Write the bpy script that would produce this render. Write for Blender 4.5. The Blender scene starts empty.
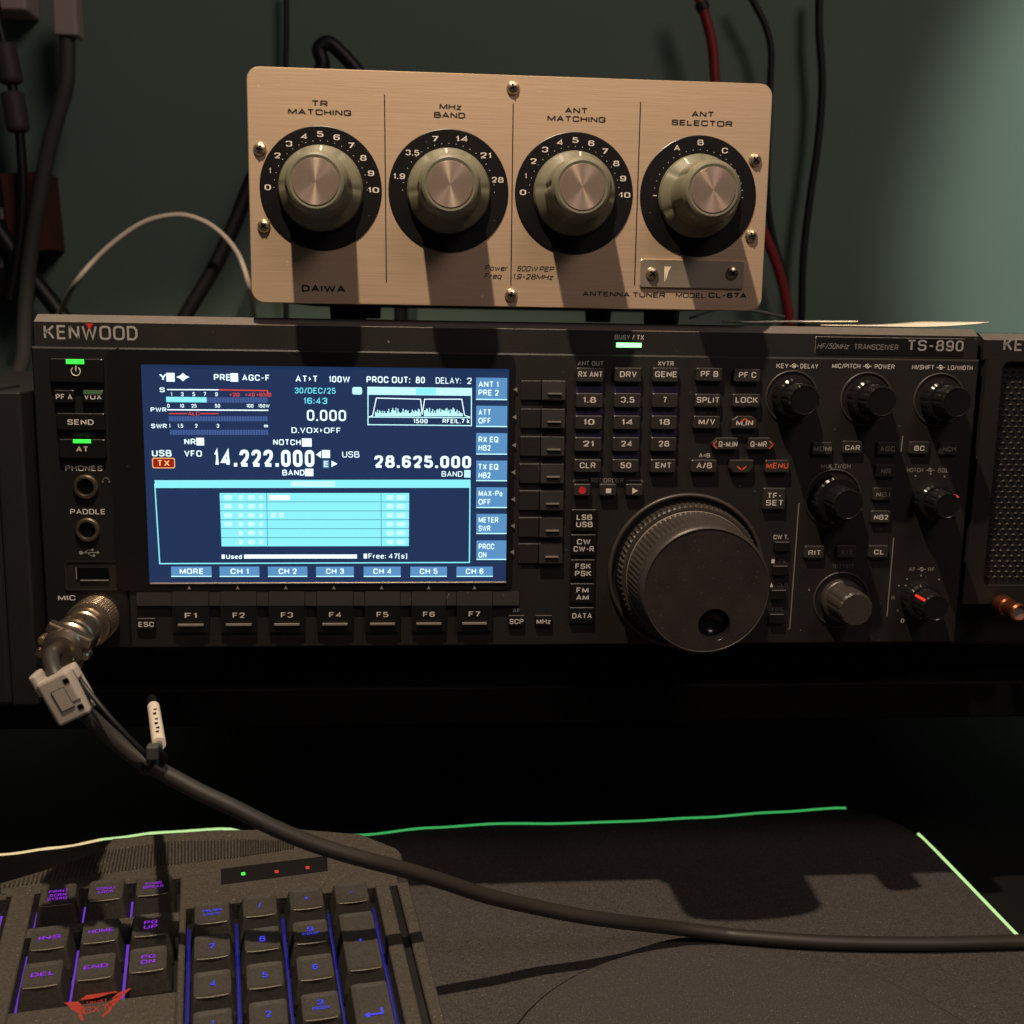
import bpy, math, random
from mathutils import Vector, Matrix
random.seed(7)
PI = math.pi
C = bpy.context.scene.collection
ZOFF = 1016.0                       # millimetres from the room floor to the scene's working origin

# ------------------------------------------------------------------ camera model (millimetres)
F, YAW, PITCH, ROLL = 1120.97, 0.08261, 0.17062, 0.01659
CAM = Vector((156.63, -470.19, 13.41))
def cam_axes():
    cy, sy = math.cos(YAW), math.sin(YAW)
    f = Vector((sy*math.cos(PITCH), cy*math.cos(PITCH), -math.sin(PITCH)))
    r = Vector((cy, -sy, 0)); u = r.cross(f)
    cr, sr = math.cos(ROLL), math.sin(ROLL)
    return cr*r+sr*u, -sr*r+cr*u, f
AR, AU, AF = cam_axes()
def ray(u, v): return AR*((u-512)/F) + AU*(-(v-512)/F) + AF
def at(u, v, Y=0.0):
    d = ray(u, v); return CAM + d*((Y-CAM.y)/d.y)
def on(u, v, Z):
    d = ray(u, v); return CAM + d*((Z-CAM.z)/d.z)
S = 2.39                            # image pixels per millimetre on the transceiver's front

# ------------------------------------------------------------------ materials
def lin(c):
    c = c/255.0
    return c/12.92 if c <= .04045 else ((c+.055)/1.055)**2.4
MATS = {}
def mat(name, rgb, rough=.5, metal=0.0, spec=.5, noise=0.0, nscale=200, bump=0.0, bscale=1500, stretch=None,
        emit=0.0, aniso=0.0, coat=0.0, speck=None):
    m = bpy.data.materials.new(name); m.use_nodes = True
    nt = m.node_tree; b = nt.nodes['Principled BSDF']; L = nt.links
    col = (lin(rgb[0]), lin(rgb[1]), lin(rgb[2]), 1)
    b.inputs['Base Color'].default_value = col
    b.inputs['Roughness'].default_value = rough
    b.inputs['Metallic'].default_value = metal
    b.inputs['Specular IOR Level'].default_value = spec
    b.inputs['Coat Weight'].default_value = coat
    if aniso:
        b.inputs['Anisotropic'].default_value = aniso
        tg = nt.nodes.new('ShaderNodeTangent'); tg.direction_type = 'RADIAL'; tg.axis = 'Y'; b.inputs['Anisotropic Rotation'].default_value = .25
        L.new(tg.outputs[0], b.inputs['Tangent'])
    tc = nt.nodes.new('ShaderNodeTexCoord'); mp = nt.nodes.new('ShaderNodeMapping')
    L.new(tc.outputs['Object'], mp.inputs[0])
    if stretch: mp.inputs['Scale'].default_value = stretch
    if noise:
        n = nt.nodes.new('ShaderNodeTexNoise'); n.inputs['Scale'].default_value = nscale; n.inputs['Detail'].default_value = 6
        L.new(mp.outputs[0], n.inputs['Vector'])
        r = nt.nodes.new('ShaderNodeMapRange'); r.inputs[1].default_value = .25; r.inputs[2].default_value = .75
        r.inputs[3].default_value = 1-noise; r.inputs[4].default_value = 1+noise
        L.new(n.outputs['Fac'], r.inputs[0])
        mx = nt.nodes.new('ShaderNodeMix'); mx.data_type = 'RGBA'; mx.blend_type = 'MULTIPLY'; mx.inputs[0].default_value = 1
        mx.inputs[6].default_value = col
        L.new(r.outputs[0], mx.inputs[7]); out = mx.outputs[2]
        if speck:                     # sparse pale dust and fibres
            n2 = nt.nodes.new('ShaderNodeTexNoise'); n2.inputs['Scale'].default_value = speck[0]; n2.inputs['Detail'].default_value = 2
            L.new(tc.outputs['Object'], n2.inputs['Vector'])
            r2 = nt.nodes.new('ShaderNodeMapRange'); r2.inputs[1].default_value = speck[1]; r2.inputs[2].default_value = speck[1]+.06
            L.new(n2.outputs['Fac'], r2.inputs[0])
            m2 = nt.nodes.new('ShaderNodeMix'); m2.data_type = 'RGBA'
            L.new(r2.outputs[0], m2.inputs[0]); L.new(out, m2.inputs[6])
            k = speck[2]; m2.inputs[7].default_value = (lin(k[0]), lin(k[1]), lin(k[2]), 1); out = m2.outputs[2]
        L.new(out, b.inputs['Base Color'])
    if bump:
        n3 = nt.nodes.new('ShaderNodeTexNoise'); n3.inputs['Scale'].default_value = bscale; n3.inputs['Detail'].default_value = 3
        L.new(mp.outputs[0], n3.inputs['Vector'])
        bp = nt.nodes.new('ShaderNodeBump'); bp.inputs['Strength'].default_value = bump; bp.inputs['Distance'].default_value = .0004
        L.new(n3.outputs['Fac'], bp.inputs['Height']); L.new(bp.outputs[0], b.inputs['Normal'])
    if emit:
        b.inputs['Emission Color'].default_value = col; b.inputs['Emission Strength'].default_value = emit
    MATS[name] = m; return m
EX = 1.0
mat('panel_black', (28,24,23), .55, noise=.25, nscale=60, bump=.25, bscale=2500, speck=(420,.74,(120,110,100)))
mat('side_black', (17,16,17), .5, noise=.25, nscale=60, speck=(420,.76,(110,105,100)))
mat('case_black', (20,19,20), .6, noise=.2, nscale=40)
mat('button_black', (48,44,41), .45, noise=.15, nscale=90)
mat('gloss_black', (15,14,14), .42, noise=.2, nscale=50, speck=(500,.77,(90,90,95)))
mat('knob_black', (26,25,26), .2, noise=.15, nscale=50)
mat('dial_black', (60,54,50), .42, noise=.15, nscale=200)
mat('dial_face', (44,36,34), .55, noise=.35, nscale=80, bump=.2, speck=(900,.7,(90,78,70)))
mat('hole_black', (3,3,3), .8, spec=.1)
mat('purple_band', (52,44,84), .6)
mat('print_white', (225,218,210), .6)
mat('print_grey', (140,134,128), .6)
mat('print_dim', (92,88,86), .6)
mat('print_orange', (235,105,55), .6)
mat('print_red', (205,40,40), .6)
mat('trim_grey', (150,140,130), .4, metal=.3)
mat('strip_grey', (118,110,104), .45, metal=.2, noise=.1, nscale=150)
mat('logo_silver', (215,210,205), .3, metal=.5)
mat('champagne', (212,184,155), .42, metal=.45, noise=.09, nscale=420, stretch=(.07,1,5.5), bump=.12, bscale=700, speck=(260,.76,(245,225,200)))
mat('champagne_edge', (235,205,170), .3, metal=.7)
mat('plate_silver', (205,192,172), .36, metal=.75, noise=.06, nscale=400, stretch=(.1,1,5))
mat('print_black', (26,20,18), .6)
mat('dial_disc', (14,12,12), .38, noise=.3, nscale=100, speck=(700,.72,(110,95,85)))
mat('disc_print', (225,215,205), .6)
mat('olive_knob', (112,110,92), .42, noise=.08, nscale=100)
mat('spun_metal', (205,182,165), .3, metal=.68, aniso=.85, noise=.05, nscale=900)
mat('screw_metal', (205,188,160), .3, metal=.9)
mat('nickel', (175,158,138), .3, metal=.95, noise=.1, nscale=300)
mat('copper', (200,120,80), .28, metal=.95)
mat('wall_paint', (107,127,114), .85, noise=.05, nscale=6, bump=.1, bscale=300)
mat('desk_black', (13,12,13), .6, noise=.15, nscale=30)
mat('shelf_black', (8,7,7), .7, spec=.15, noise=.2, nscale=30)
mat('floor_dark', (70,58,50), .7, noise=.2, nscale=8)
mat('pad_cloth', (66,62,60), .9, noise=.55, nscale=1100, bump=.9, bscale=1500, speck=(1700,.66,(140,130,120)))
mat('mat_cloth', (66,61,59), .85, noise=.45, nscale=1300, bump=.8, bscale=1700, speck=(1900,.66,(135,125,118)))
mat('kb_plastic', (68,63,55), .75, noise=.4, nscale=900, bump=.6, bscale=1300, speck=(1300,.68,(150,135,105)))
mat('key_plastic', (61,57,51), .55, noise=.3, nscale=900, bump=.3, bscale=1500, speck=(1100,.73,(130,118,95)))
mat('key_highlight', (120,112,96), .35)
mat('kb_well', (12,11,13), .5)
mat('kb_red', (175,50,34), .6)
mat('cable_grey', (50,45,41), .5, noise=.1, nscale=60)
mat('cable_black', (16,16,17), .5)
mat('cable_slate', (72,72,68), .6)
mat('cable_white', (185,172,160), .55)
mat('cable_red', (140,36,33), .5)
mat('plug_pink', (190,168,160), .6)
mat('plug_brown', (74,64,60), .6)
mat('wood_brown', (90,44,34), .6, noise=.3, nscale=30)
mat('ferrite_grey', (172,162,150), .5, noise=.06, nscale=80)
mat('sleeve_white', (226,214,196), .55)
mat('paper', (250,238,215), .7)
def em(n, rgb, s=1.0):
    m = bpy.data.materials.new(n); m.use_nodes = True; nt = m.node_tree
    b = nt.nodes['Principled BSDF']; b.inputs['Base Color'].default_value = (.005,.005,.006,1); b.inputs['Roughness'].default_value = .35
    b.inputs['Emission Color'].default_value = (lin(rgb[0]), lin(rgb[1]), lin(rgb[2]), 1); b.inputs['Emission Strength'].default_value = s
    MATS[n] = m
em('scr_bg', (30,50,88)); em('scr_white', (225,250,255), 1.3); em('scr_cyan', (140,240,248), 1.05); em('scr_pale', (190,250,252), 1.15)
em('scr_key', (92,148,200)); em('scr_dim', (66,92,150)); em('scr_red', (225,70,50), 1.1); em('scr_redfill', (150,30,20)); em('scr_orange', (255,190,110), 1.1)
em('scr_line', (30,110,140)); em('scr_time', (110,225,240), 1.1)
em('led_green', (60,255,70), 1.6); em('led_bright', (150,255,160), 2.4); em('led_red', (230,70,50), .8)
em('led_dim', (60,90,55), .9)
em('strip_green', (60,170,90), 1.0); em('strip_lime', (185,225,150), 1.2); em('strip_warm', (225,200,150), 1.2)
em('key_violet', (150,50,220), 1.0); em('key_blue', (70,70,235), 1.0)
em('glow_violet', (110,60,190), .9); em('glow_blue', (24,24,105), .8); em('glow_blue_core', (40,36,150), .9)
em('red_pointer', (255,60,45), .9)

# ------------------------------------------------------------------ mesh builder
def V3(x, y, z): return Vector((x/1000, y/1000, (z+ZOFF)/1000))
class MB:
    def __init__(s): s.v = []; s.f = []; s.m = []; s.sm = []; s.mats = []
    def mi(s, name):
        if name not in s.mats: s.mats.append(name)
        return s.mats.index(name)
    def add(s, vs, fs, m, M=None, smooth=False):
        k = len(s.v); i = s.mi(m)
        for p in vs:
            p = Vector(p); s.v.append(M @ p if M else p)
        for f in fs: s.f.append([k+a for a in f]); s.m.append(i); s.sm.append(smooth)
    def loops(s, rings, m, M=None, cap0=True, cap1=True, smooth=False, close=True):
        n = len(rings[0]); vs = [p for r in rings for p in r]; fs = []
        for a in range(len(rings)-1):
            for j in range(n if close else n-1):
                k = (j+1) % n; fs.append((a*n+j, a*n+k, (a+1)*n+k, (a+1)*n+j))
        s.add(vs, fs, m, M, smooth)
        if cap0: s.add(rings[0], [tuple(range(n))[::-1]], m, M)
        if cap1: s.add(rings[-1], [tuple(range(n))], m, M)
    # plate: an outline in (x, z) standing on the plane y=yb and reaching towards the viewer to yf
    def plate(s, o, yb, yf, m, ch=0.0, M=None, top=None):
        cx = sum(p[0] for p in o)/len(o); cz = sum(p[1] for p in o)/len(o)
        w = max(p[0] for p in o)-min(p[0] for p in o); h = max(p[1] for p in o)-min(p[1] for p in o)
        A = [(x, yb, z) for x, z in o]
        if ch:
            B = [(x, yf+ch, z) for x, z in o]
            kx, kz = (w-2*ch)/w, (h-2*ch)/h
            D = [(cx+(x-cx)*kx, yf, cz+(z-cz)*kz) for x, z in o]
            s.loops([A, B], m, M, cap1=False); s.loops([B, D], top or m, M, cap0=False, cap1=False)
            s.add(D, [tuple(range(len(D)))], m, M)
        else:
            B = [(x, yf, z) for x, z in o]; s.loops([A, B], m, M)
    def box(s, x0, x1, y0, y1, z0, z1, m, M=None, b=0.0):
        if b:
            s.rbox(x0, x1, y0, y1, z0, z1, m, M, b); return
        vs = [(x, y, z) for x in (x0, x1) for y in (y0, y1) for z in (z0, z1)]
        s.add(vs, [(0,1,3,2), (4,6,7,5), (0,4,5,1), (2,3,7,6), (0,2,6,4), (1,5,7,3)], m, M)
    def rbox(s, x0, x1, y0, y1, z0, z1, m, M=None, b=1.0):
        def ring(e, z): return [(p[0], p[1], z) for p in rrect((x0+x1)/2, (y0+y1)/2, x1-x0-2*e, y1-y0-2*e, max(b*1.5-e, .05), 3)]
        s.loops([ring(b, z0), ring(b*.3, z0+b*.3), ring(0, z0+b), ring(0, z1-b), ring(b*.3, z1-b*.3), ring(b, z1)], m, M)
    def wedge(s, x0, x1, prof, m, mats=None, M=None):    # side profile (y, z) pushed along x
        n = len(prof); A = [(x0, y, z) for y, z in prof]; B = [(x1, y, z) for y, z in prof]
        s.add(A, [tuple(range(n))], m, M); s.add(B, [tuple(range(n))[::-1]], m, M)
        for i in range(n):
            j = (i+1) % n; s.add([A[i], A[j], B[j], B[i]], [(0,1,2,3)], (mats or {}).get(i, m), M)
    def lathe(s, cx, cz, prof, m, seg=48, M=None, flute=None, smooth=True, mats=None):
        # prof: (radius, y); flute(i, angle) -> radius factor ; the axis runs towards the viewer
        rings = []
        for i, (r, y) in enumerate(prof):
            ring = []
            for k in range(seg):
                a = 2*PI*k/seg; q = r*(flute(i, a) if flute else 1)
                ring.append((cx+q*math.cos(a), y, cz+q*math.sin(a)))
            rings.append(ring)
        for i in range(len(rings)-1):
            s.loops([rings[i], rings[i+1]], (mats or {}).get(i, m), M, cap0=False, cap1=False, smooth=smooth)
        if prof[-1][0] > 0: s.add(rings[-1], [tuple(range(seg))], (mats or {}).get('cap', m), M)
        if prof[0][0] > 0: s.add(rings[0], [tuple(range(seg))[::-1]], m, M)
    def torus(s, cx, cz, R, r, y, m, a0=0, a1=2*PI, seg=64):
        n = 8; full = abs(a1-a0-2*PI) < 1e-6; cnt = seg if full else seg+1; vs = []; fs = []
        for k in range(cnt):
            a = a0+(a1-a0)*k/seg
            for j in range(n):
                t = 2*PI*j/n; q = R+r*math.cos(t); vs.append((cx+q*math.cos(a), y+r*math.sin(t), cz+q*math.sin(a)))
        for k in range(seg if full else seg):
            for j in range(n):
                k2 = (k+1) % cnt; j2 = (j+1) % n; fs.append((k*n+j, k*n+j2, k2*n+j2, k2*n+j))
        s.add(vs, fs, m, None, True)
    def tube(s, pts, r, m, seg=12, steps=6, raw=False, radf=None):
        P = [Vector(p) for p in pts]
        Q = P if raw else smooth_path(P, steps)
        T = [(Q[min(i+1, len(Q)-1)]-Q[max(i-1, 0)]).normalized() for i in range(len(Q))]
        n = T[0].orthogonal().normalized(); rings = []
        for i, (p, t) in enumerate(zip(Q, T)):
            n = (n-t*n.dot(t)).normalized(); b = t.cross(n); rr = radf(i/(len(Q)-1)) if radf else r
            rings.append([p+(n*math.cos(2*PI*k/seg)+b*math.sin(2*PI*k/seg))*rr for k in range(seg)])
        s.loops(rings, m, None, smooth=True)
        return Q
    def text(s, st, M, m, w, h, bold=.012, shear=0.0):
        # centred on the origin of M, lying in its local xy plane; h = capital height, w = overall width or None
        vs, fs = glyphs(st, bold, shear)
        x0 = min(p[0] for p in vs); x1 = max(p[0] for p in vs); ky = h/CAPH[0]; kx = (w/(x1-x0)) if w else ky
        s.add([((p[0]-(x0+x1)/2)*kx, (p[1]-CAPH[0]/2)*ky, 0) for p in vs], fs, m, M)
    def build(s, name, parent=None, root=None):
        o = root if root is not None else None
        base = ROOTLOC.get(parent.name if parent else '', None)
        if base is None:
            xs = [p.x for p in s.v]; ys = [p.y for p in s.v]; zs = [p.z for p in s.v]
            base = Vector(((min(xs)+max(xs))/2, (min(ys)+max(ys))/2, min(zs)))
        me = bpy.data.meshes.new(name)
        me.from_pydata([((p-base)/1000) for p in s.v], [], s.f)
        for n in s.mats: me.materials.append(MATS[n])
        me.polygons.foreach_set('material_index', s.m); me.polygons.foreach_set('use_smooth', s.sm); me.update()
        ob = bpy.data.objects.new(name, me); C.objects.link(ob)
        if parent: ob.parent = parent; ROOTLOC[ob.name] = base
        else: ob.location = V3(*base); ROOTLOC[ob.name] = base
        return ob
ROOTLOC = {}
def smooth_path(P, steps):
    out = []
    for i in range(len(P)-1):
        a = P[max(i-1, 0)]; b = P[i]; c = P[i+1]; d = P[min(i+2, len(P)-1)]
        for k in range(steps):
            t = k/steps
            out.append(.5*((2*b)+(c-a)*t+(2*a-5*b+4*c-d)*t*t+(3*b-a-3*c+d)*t**3))
    out.append(P[-1].copy()); return out
def rrect(cx, cz, w, h, r, n=4):
    r = min(r, w/2-.001, h/2-.001); o = []
    for qx, qz, a in ((1,1,0), (-1,1,PI/2), (-1,-1,PI), (1,-1,1.5*PI)):
        for k in range(n+1):
            t = a+PI/2*k/n; o.append((cx+qx*(w/2-r)+r*math.cos(t), cz+qz*(h/2-r)+r*math.sin(t)))
    return o
# a stroke alphabet: every glyph is a set of strokes on a unit box ('r' = rounded corners, 's' = sharp, 'o' = closed and rounded, 'f' = filled)
_S = [(1,.76), (1,1), (0,1), (0,.53), (1,.53), (1,0), (0,0), (0,.24)]
GL = {
'A': (1.05, ['s',(0,0),(.5,1),(1,0)], ['s',(.2,.3),(.8,.3)]), 'B': (1.02, ['s',(0,1),(0,0)], ['s',(0,1),(.78,1),(.9,.9),(.9,.64),(.74,.53),(0,.53)], ['s',(.74,.53),(.84,.51),(1,.4),(1,.12),(.84,0),(0,0)]),
'C': (1, ['r',(1,.7),(1,1),(0,1),(0,0),(1,0),(1,.3)]), 'D': (1, ['s',(.72,0),(0,0),(0,1),(.72,1),(1,.76),(1,.24),(.72,0)]),
'E': (.9, ['s',(1,1),(0,1),(0,0),(1,0)], ['s',(0,.52),(.9,.52)]), 'F': (.85, ['s',(1,1),(0,1),(0,0)], ['s',(0,.5),(.85,.5)]),
'G': (1.02, ['r',(1,.72),(1,1),(0,1),(0,0),(1,0),(1,.46)], ['s',(1,.46),(.55,.46)]), 'H': (1, ['s',(0,0),(0,1)], ['s',(1,0),(1,1)], ['s',(0,.52),(1,.52)]),
'I': (.0, ['s',(0,0),(0,1)]), 'J': (.8, ['r',(1,1),(1,0),(0,0),(0,.3)]), 'K': (1, ['s',(0,0),(0,1)], ['s',(1,1),(0,.38)], ['s',(.36,.6),(1,0)]),
'L': (.82, ['s',(0,1),(0,0),(1,0)]), 'M': (1.2, ['s',(0,0),(0,1)], ['s',(0,1),(.5,.12),(1,1)], ['s',(1,1),(1,0)]), 'N': (1, ['s',(0,0),(0,1)], ['s',(0,1),(1,0)], ['s',(1,0),(1,1)]),
'O': (1.08, ['o',(0,0),(1,0),(1,1),(0,1)]), 'P': (.95, ['s',(0,0),(0,1)], ['r',(0,1),(1,1),(1,.44),(0,.44)]), 'Q': (1.08, ['o',(0,0),(1,0),(1,1),(0,1)], ['s',(.52,.42),(1.08,-.14)]),
'R': (1, ['s',(0,0),(0,1)], ['r',(0,1),(.96,1),(.96,.46),(0,.46)], ['s',(.55,.46),(1,0)]), 'S': (.97, ['r']+_S), 'T': (.95, ['s',(0,1),(1,1)], ['s',(.5,1),(.5,0)]),
'U': (1, ['r',(0,1),(0,0),(1,0),(1,1)]), 'V': (1, ['s',(0,1),(.5,0),(1,1)]), 'W': (1.45, ['s',(0,1),(.25,0),(.5,.92),(.75,0),(1,1)]), 'X': (1, ['s',(0,0),(1,1)], ['s',(0,1),(1,0)]),
'Y': (1, ['s',(0,1),(.5,.42),(1,1)], ['s',(.5,.42),(.5,0)]), 'Z': (.95, ['s',(0,1),(1,1),(0,0),(1,0)]),
'0': (.86, ['o',(0,0),(1,0),(1,1),(0,1)]), '1': (.4, ['s',(0,.74),(1,1),(1,0)]), '2': (.86, ['r',(0,.72),(0,1),(1,1),(1,.56),(.05,.03)], ['s',(0,0),(1,0)]),
'3': (.86, ['r',(0,.77),(0,1),(1,1),(1,.53),(.35,.53)], ['r',(.35,.53),(1,.53),(1,0),(0,0),(0,.23)]), '4': (.92, ['s',(.74,0),(.74,1),(0,.26),(1,.26)]),
'5': (.86, ['s',(.95,1),(.1,1),(.04,.5)], ['r',(.04,.54),(1,.64),(1,0),(0,0),(0,.22)]), '6': (.86, ['r',(1,.78),(1,1),(0,1),(0,0),(1,0),(1,.58),(.05,.58)]),
'7': (.84, ['s',(0,1),(1,1),(.36,0)]), '8': (.9, ['s',(.34,.54),(.08,.68),(.08,.88),(.25,1),(.75,1),(.92,.88),(.92,.68),(.66,.54),(.3,.54)], ['s',(.34,.54),(0,.4),(0,.13),(.2,0),(.8,0),(1,.13),(1,.4),(.66,.54)]), '9': (.86, ['r',(0,.22),(0,0),(1,0),(1,1),(0,1),(0,.42),(.95,.42)]),
'o': (.8, ['o',(0,0),(1,0),(1,.7),(0,.7)]), 'w': (1.1, ['s',(0,.7),(.25,0),(.5,.62),(.75,0),(1,.7)]), 'e': (.78, ['r',(0,.36),(1,.36),(1,.7),(0,.7),(0,0),(1,0),(1,.12)]),
'r': (.5, ['s',(0,0),(0,.72)], ['r',(0,.4),(0,.7),(1,.7)]), 'q': (.8, ['o',(0,0),(1,0),(1,.7),(0,.7)], ['s',(1,.7),(1,-.3)]), 'z': (.75, ['s',(0,.7),(1,.7),(0,0),(1,0)]),
'd': (.8, ['o',(0,0),(1,0),(1,.7),(0,.7)], ['s',(1,0),(1,1)]), 's': (.75, ['r']+[(x_, y_*.7) for x_, y_ in _S]), 'k': (.75, ['s',(0,0),(0,1)], ['s',(1,.7),(0,.25)], ['s',(.4,.42),(1,0)]),
'x': (.75, ['s',(0,0),(1,.7)], ['s',(0,.7),(1,0)]), '.': (0, ['s',(0,-.02),(0,.09)]), ',': (0, ['s',(0,.1),(-.3,-.2)]), '-': (.6, ['s',(0,.45),(1,.45)]), '/': (.6, ['s',(0,-.05),(1,1.05)]),
':': (0, ['s',(0,.05),(0,.17)], ['s',(0,.6),(0,.72)]), '+': (.8, ['s',(0,.45),(1,.45)], ['s',(.5,.1),(.5,.8)]), '=': (.7, ['s',(0,.62),(1,.62)], ['s',(0,.3),(1,.3)]),
'*': (.7, ['s',(.5,.25),(.5,.85)], ['s',(0,.4),(1,.7)], ['s',(0,.7),(1,.4)]), '[': (.42, ['s',(1,1.05),(0,1.05)], ['s',(0,1.05),(0,-.1)], ['s',(0,-.1),(1,-.1)]), ']': (.42, ['s',(0,1.05),(1,1.05)], ['s',(1,1.05),(1,-.1)], ['s',(1,-.1),(0,-.1)]),
'▸': (.6, ['f',(0,.1),(1,.5),(0,.9)]), '■': (1, ['f',(0,-.05),(1,-.05),(1,1.05),(0,1.05)]), '∞': (1.4, ['o',(0,.15),(.45,.15),(.45,.75),(0,.75)], ['o',(.55,.15),(1,.15),(1,.75),(.55,.75)]),
}
def _round(P, R, closed):
    n = len(P); out = []
    for i, p in enumerate(P):
        if not closed and i in (0, n-1): out.append(p); continue
        a, b = P[i-1], P[(i+1) % n]
        va = (a[0]-p[0], a[1]-p[1]); vb = (b[0]-p[0], b[1]-p[1]); la = math.hypot(*va); lb = math.hypot(*vb)
        r_ = min(R, la*(.5 if closed or i > 1 else .98), lb*(.5 if closed or i < n-2 else .98))
        s0 = (p[0]+va[0]/la*r_, p[1]+va[1]/la*r_); s1 = (p[0]+vb[0]/lb*r_, p[1]+vb[1]/lb*r_)
        for k in range(5):
            t_ = k/4; out.append((s0[0]*(1-t_)**2+2*p[0]*t_*(1-t_)+s1[0]*t_*t_, s0[1]*(1-t_)**2+2*p[1]*t_*(1-t_)+s1[1]*t_*t_))
    return out
def _strip(P, t, closed, vs, fs):
    Q = [P[0]]
    for p in P[1:]:
        if math.hypot(p[0]-Q[-1][0], p[1]-Q[-1][1]) > 1e-4: Q.append(p)
    if closed and math.hypot(Q[0][0]-Q[-1][0], Q[0][1]-Q[-1][1]) < 1e-4: Q.pop()
    n = len(Q); base = len(vs)
    def nrm(a, b):
        dx, dy = b[0]-a[0], b[1]-a[1]; l = math.hypot(dx, dy) or 1; return (-dy/l, dx/l)
    for i in range(n):
        if closed or 0 < i < n-1:
            n0 = nrm(Q[i-1], Q[i]); n1 = nrm(Q[i], Q[(i+1) % n])
        elif i == 0: n0 = n1 = nrm(Q[0], Q[1])
        else: n0 = n1 = nrm(Q[-2], Q[-1])
        mx, my = n0[0]+n1[0], n0[1]+n1[1]; l2 = mx*mx+my*my
        k = min(2/max(l2, 1e-6), 1.9/math.sqrt(max(l2, 1e-6))) if l2 > .05 else 1
        mx, my = mx*k*t/2, my*k*t/2
        vs.append((Q[i][0]+mx, Q[i][1]+my, 0)); vs.append((Q[i][0]-mx, Q[i][1]-my, 0))
    for i in range(n if closed else n-1):
        j = (i+1) % n; fs.append((base+2*i, base+2*i+1, base+2*j+1, base+2*j))
GC = {}
CAPH = [6.0]
CWV = [4.3]
def glyphs(st, bold, shear):
    key_ = (st, bold, shear, CWV[0])
    if key_ in GC: return GC[key_]
    t = .68+bold*11; vs = []; fs = []; cur = 0.0; CW = CWV[0]
    for ch in st:
        if ch == ' ': cur += 2.2; continue
        if ch in '.:':
            for y_ in ((0,) if ch == '.' else (.3, 3.3)):
                b = len(vs); vs.extend([(cur, y_, 0), (cur+t, y_, 0), (cur+t, y_+t, 0), (cur, y_+t, 0)]); fs.append((b, b+1, b+2, b+3))
            cur += t+.95; continue
        g = GL[ch]; w = g[0]*CW; iw = max(w-t, 0) if g[0] else 0
        for s_ in g[1:]:
            P = [(cur+t/2+x_*iw, t/2+y_*(6-t)) for x_, y_ in s_[1:]]
            if s_[0] == 'f': b = len(vs); vs.extend([(p[0], p[1], 0) for p in P]); fs.append(tuple(range(b, b+len(P)))); continue
            if s_[0] in 'ro': P = _round(P, 1.45, s_[0] == 'o')
            _strip(P, t, s_[0] == 'o', vs, fs)
        cur += (iw+t)+.95
    vs = [(x_+shear*y_, y_, 0) for x_, y_, _ in vs]
    GC[key_] = (vs, fs); return GC[key_]
XZ = Matrix(((1,0,0,0), (0,0,-1,0), (0,1,0,0), (0,0,0,1)))    # local xy -> world xz, facing the viewer
def MT(p, dy=0.0, rot=0.0):
    return Matrix.Translation((p[0], p[1]+dy, p[2])) @ XZ @ Matrix.Rotation(rot, 4, 'Z')
def txt(m, st, u, v, w, h, Y=0.0, mt='print_white', bold=.012, dy=-.08, shear=0.0, rot=0.0):
    p = at(u, v, Y); k = (Y-CAM.y)/(-CAM.y)
    m.text(st, MT(p, dy, rot), mt, w*k/S if w else None, h*k/S, bold, shear)
def prect(m, u0, v0, u1, v1, Y, mt, dy=0.0, th=0.0):
    a = at((u0+u1)/2, (v0+v1)/2, Y); w = (u1-u0)/S; h = (v1-v0)/S
    x0, x1, z0, z1 = a.x-w/2, a.x+w/2, a.z-h/2, a.z+h/2
    if th: m.box(x0, x1, Y+dy-th, Y+dy, z0, z1, mt)
    else: m.add([(x0,Y+dy,z0), (x1,Y+dy,z0), (x1,Y+dy,z1), (x0,Y+dy,z1)], [(0,1,2,3)], mt)
def poly(m, pts, Y, mt, dy=0.0):
    m.add([(lambda q: (q.x, Y+dy, q.z))(at(u, v, Y)) for u, v in pts], [tuple(range(len(pts)))], mt)
def pline(m, pts, wpx, Y, mt, dy=0.0):
    P = [at(u, v, Y) for u, v in pts]; h = wpx/S/2
    for a, b in zip(P, P[1:]):
        d = (b-a).normalized(); n = Vector((-d.z, 0, d.x))*h; d = d*h*.6
        m.add([(q.x, Y+dy, q.z) for q in (a-d+n, a-d-n, b+d-n, b+d+n)], [(0,1,2,3)], mt)
def thing(name, label, cat, loc, group=None):
    o = bpy.data.objects.new(name, None); C.objects.link(o); o.location = V3(*loc); o.empty_display_size = .02
    ROOTLOC[o.name] = Vector(loc); o['label'] = label; o['category'] = cat
    if group: o['group'] = group
    return o
def tag(o, label, cat, group=None):
    o['label'] = label; o['category'] = cat
    if group: o['group'] = group
    return o
def struct(o): o['kind'] = 'structure'; return o

# ================================================================== the room
WALLY = 402.0
m = MB(); m.box(-1600, 1900, WALLY, WALLY+60, -ZOFF, 1500, 'wall_paint'); struct(m.build('wall_back'))
m = MB(); m.box(-1600, 1900, -1900, WALLY, -ZOFF-40, -ZOFF, 'floor_dark'); struct(m.build('floor'))

PADZ = -262.0; DESKZ = -266.0
t = thing('desk', 'matte black desk top under the long mouse pad and keyboard', 'desk', (150, -60, -ZOFF))
m = MB(); m.rbox(-700, 1000, -520, 396, DESKZ-28, DESKZ, 'desk_black', None, 3); m.build('desk_top', t)
for x in (-640, 940):
    for y in (-460, 340):
        m = MB(); m.box(x-25, x+25, y-25, y+25, -ZOFF, DESKZ-28, 'desk_black'); m.build('leg', t)

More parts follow.
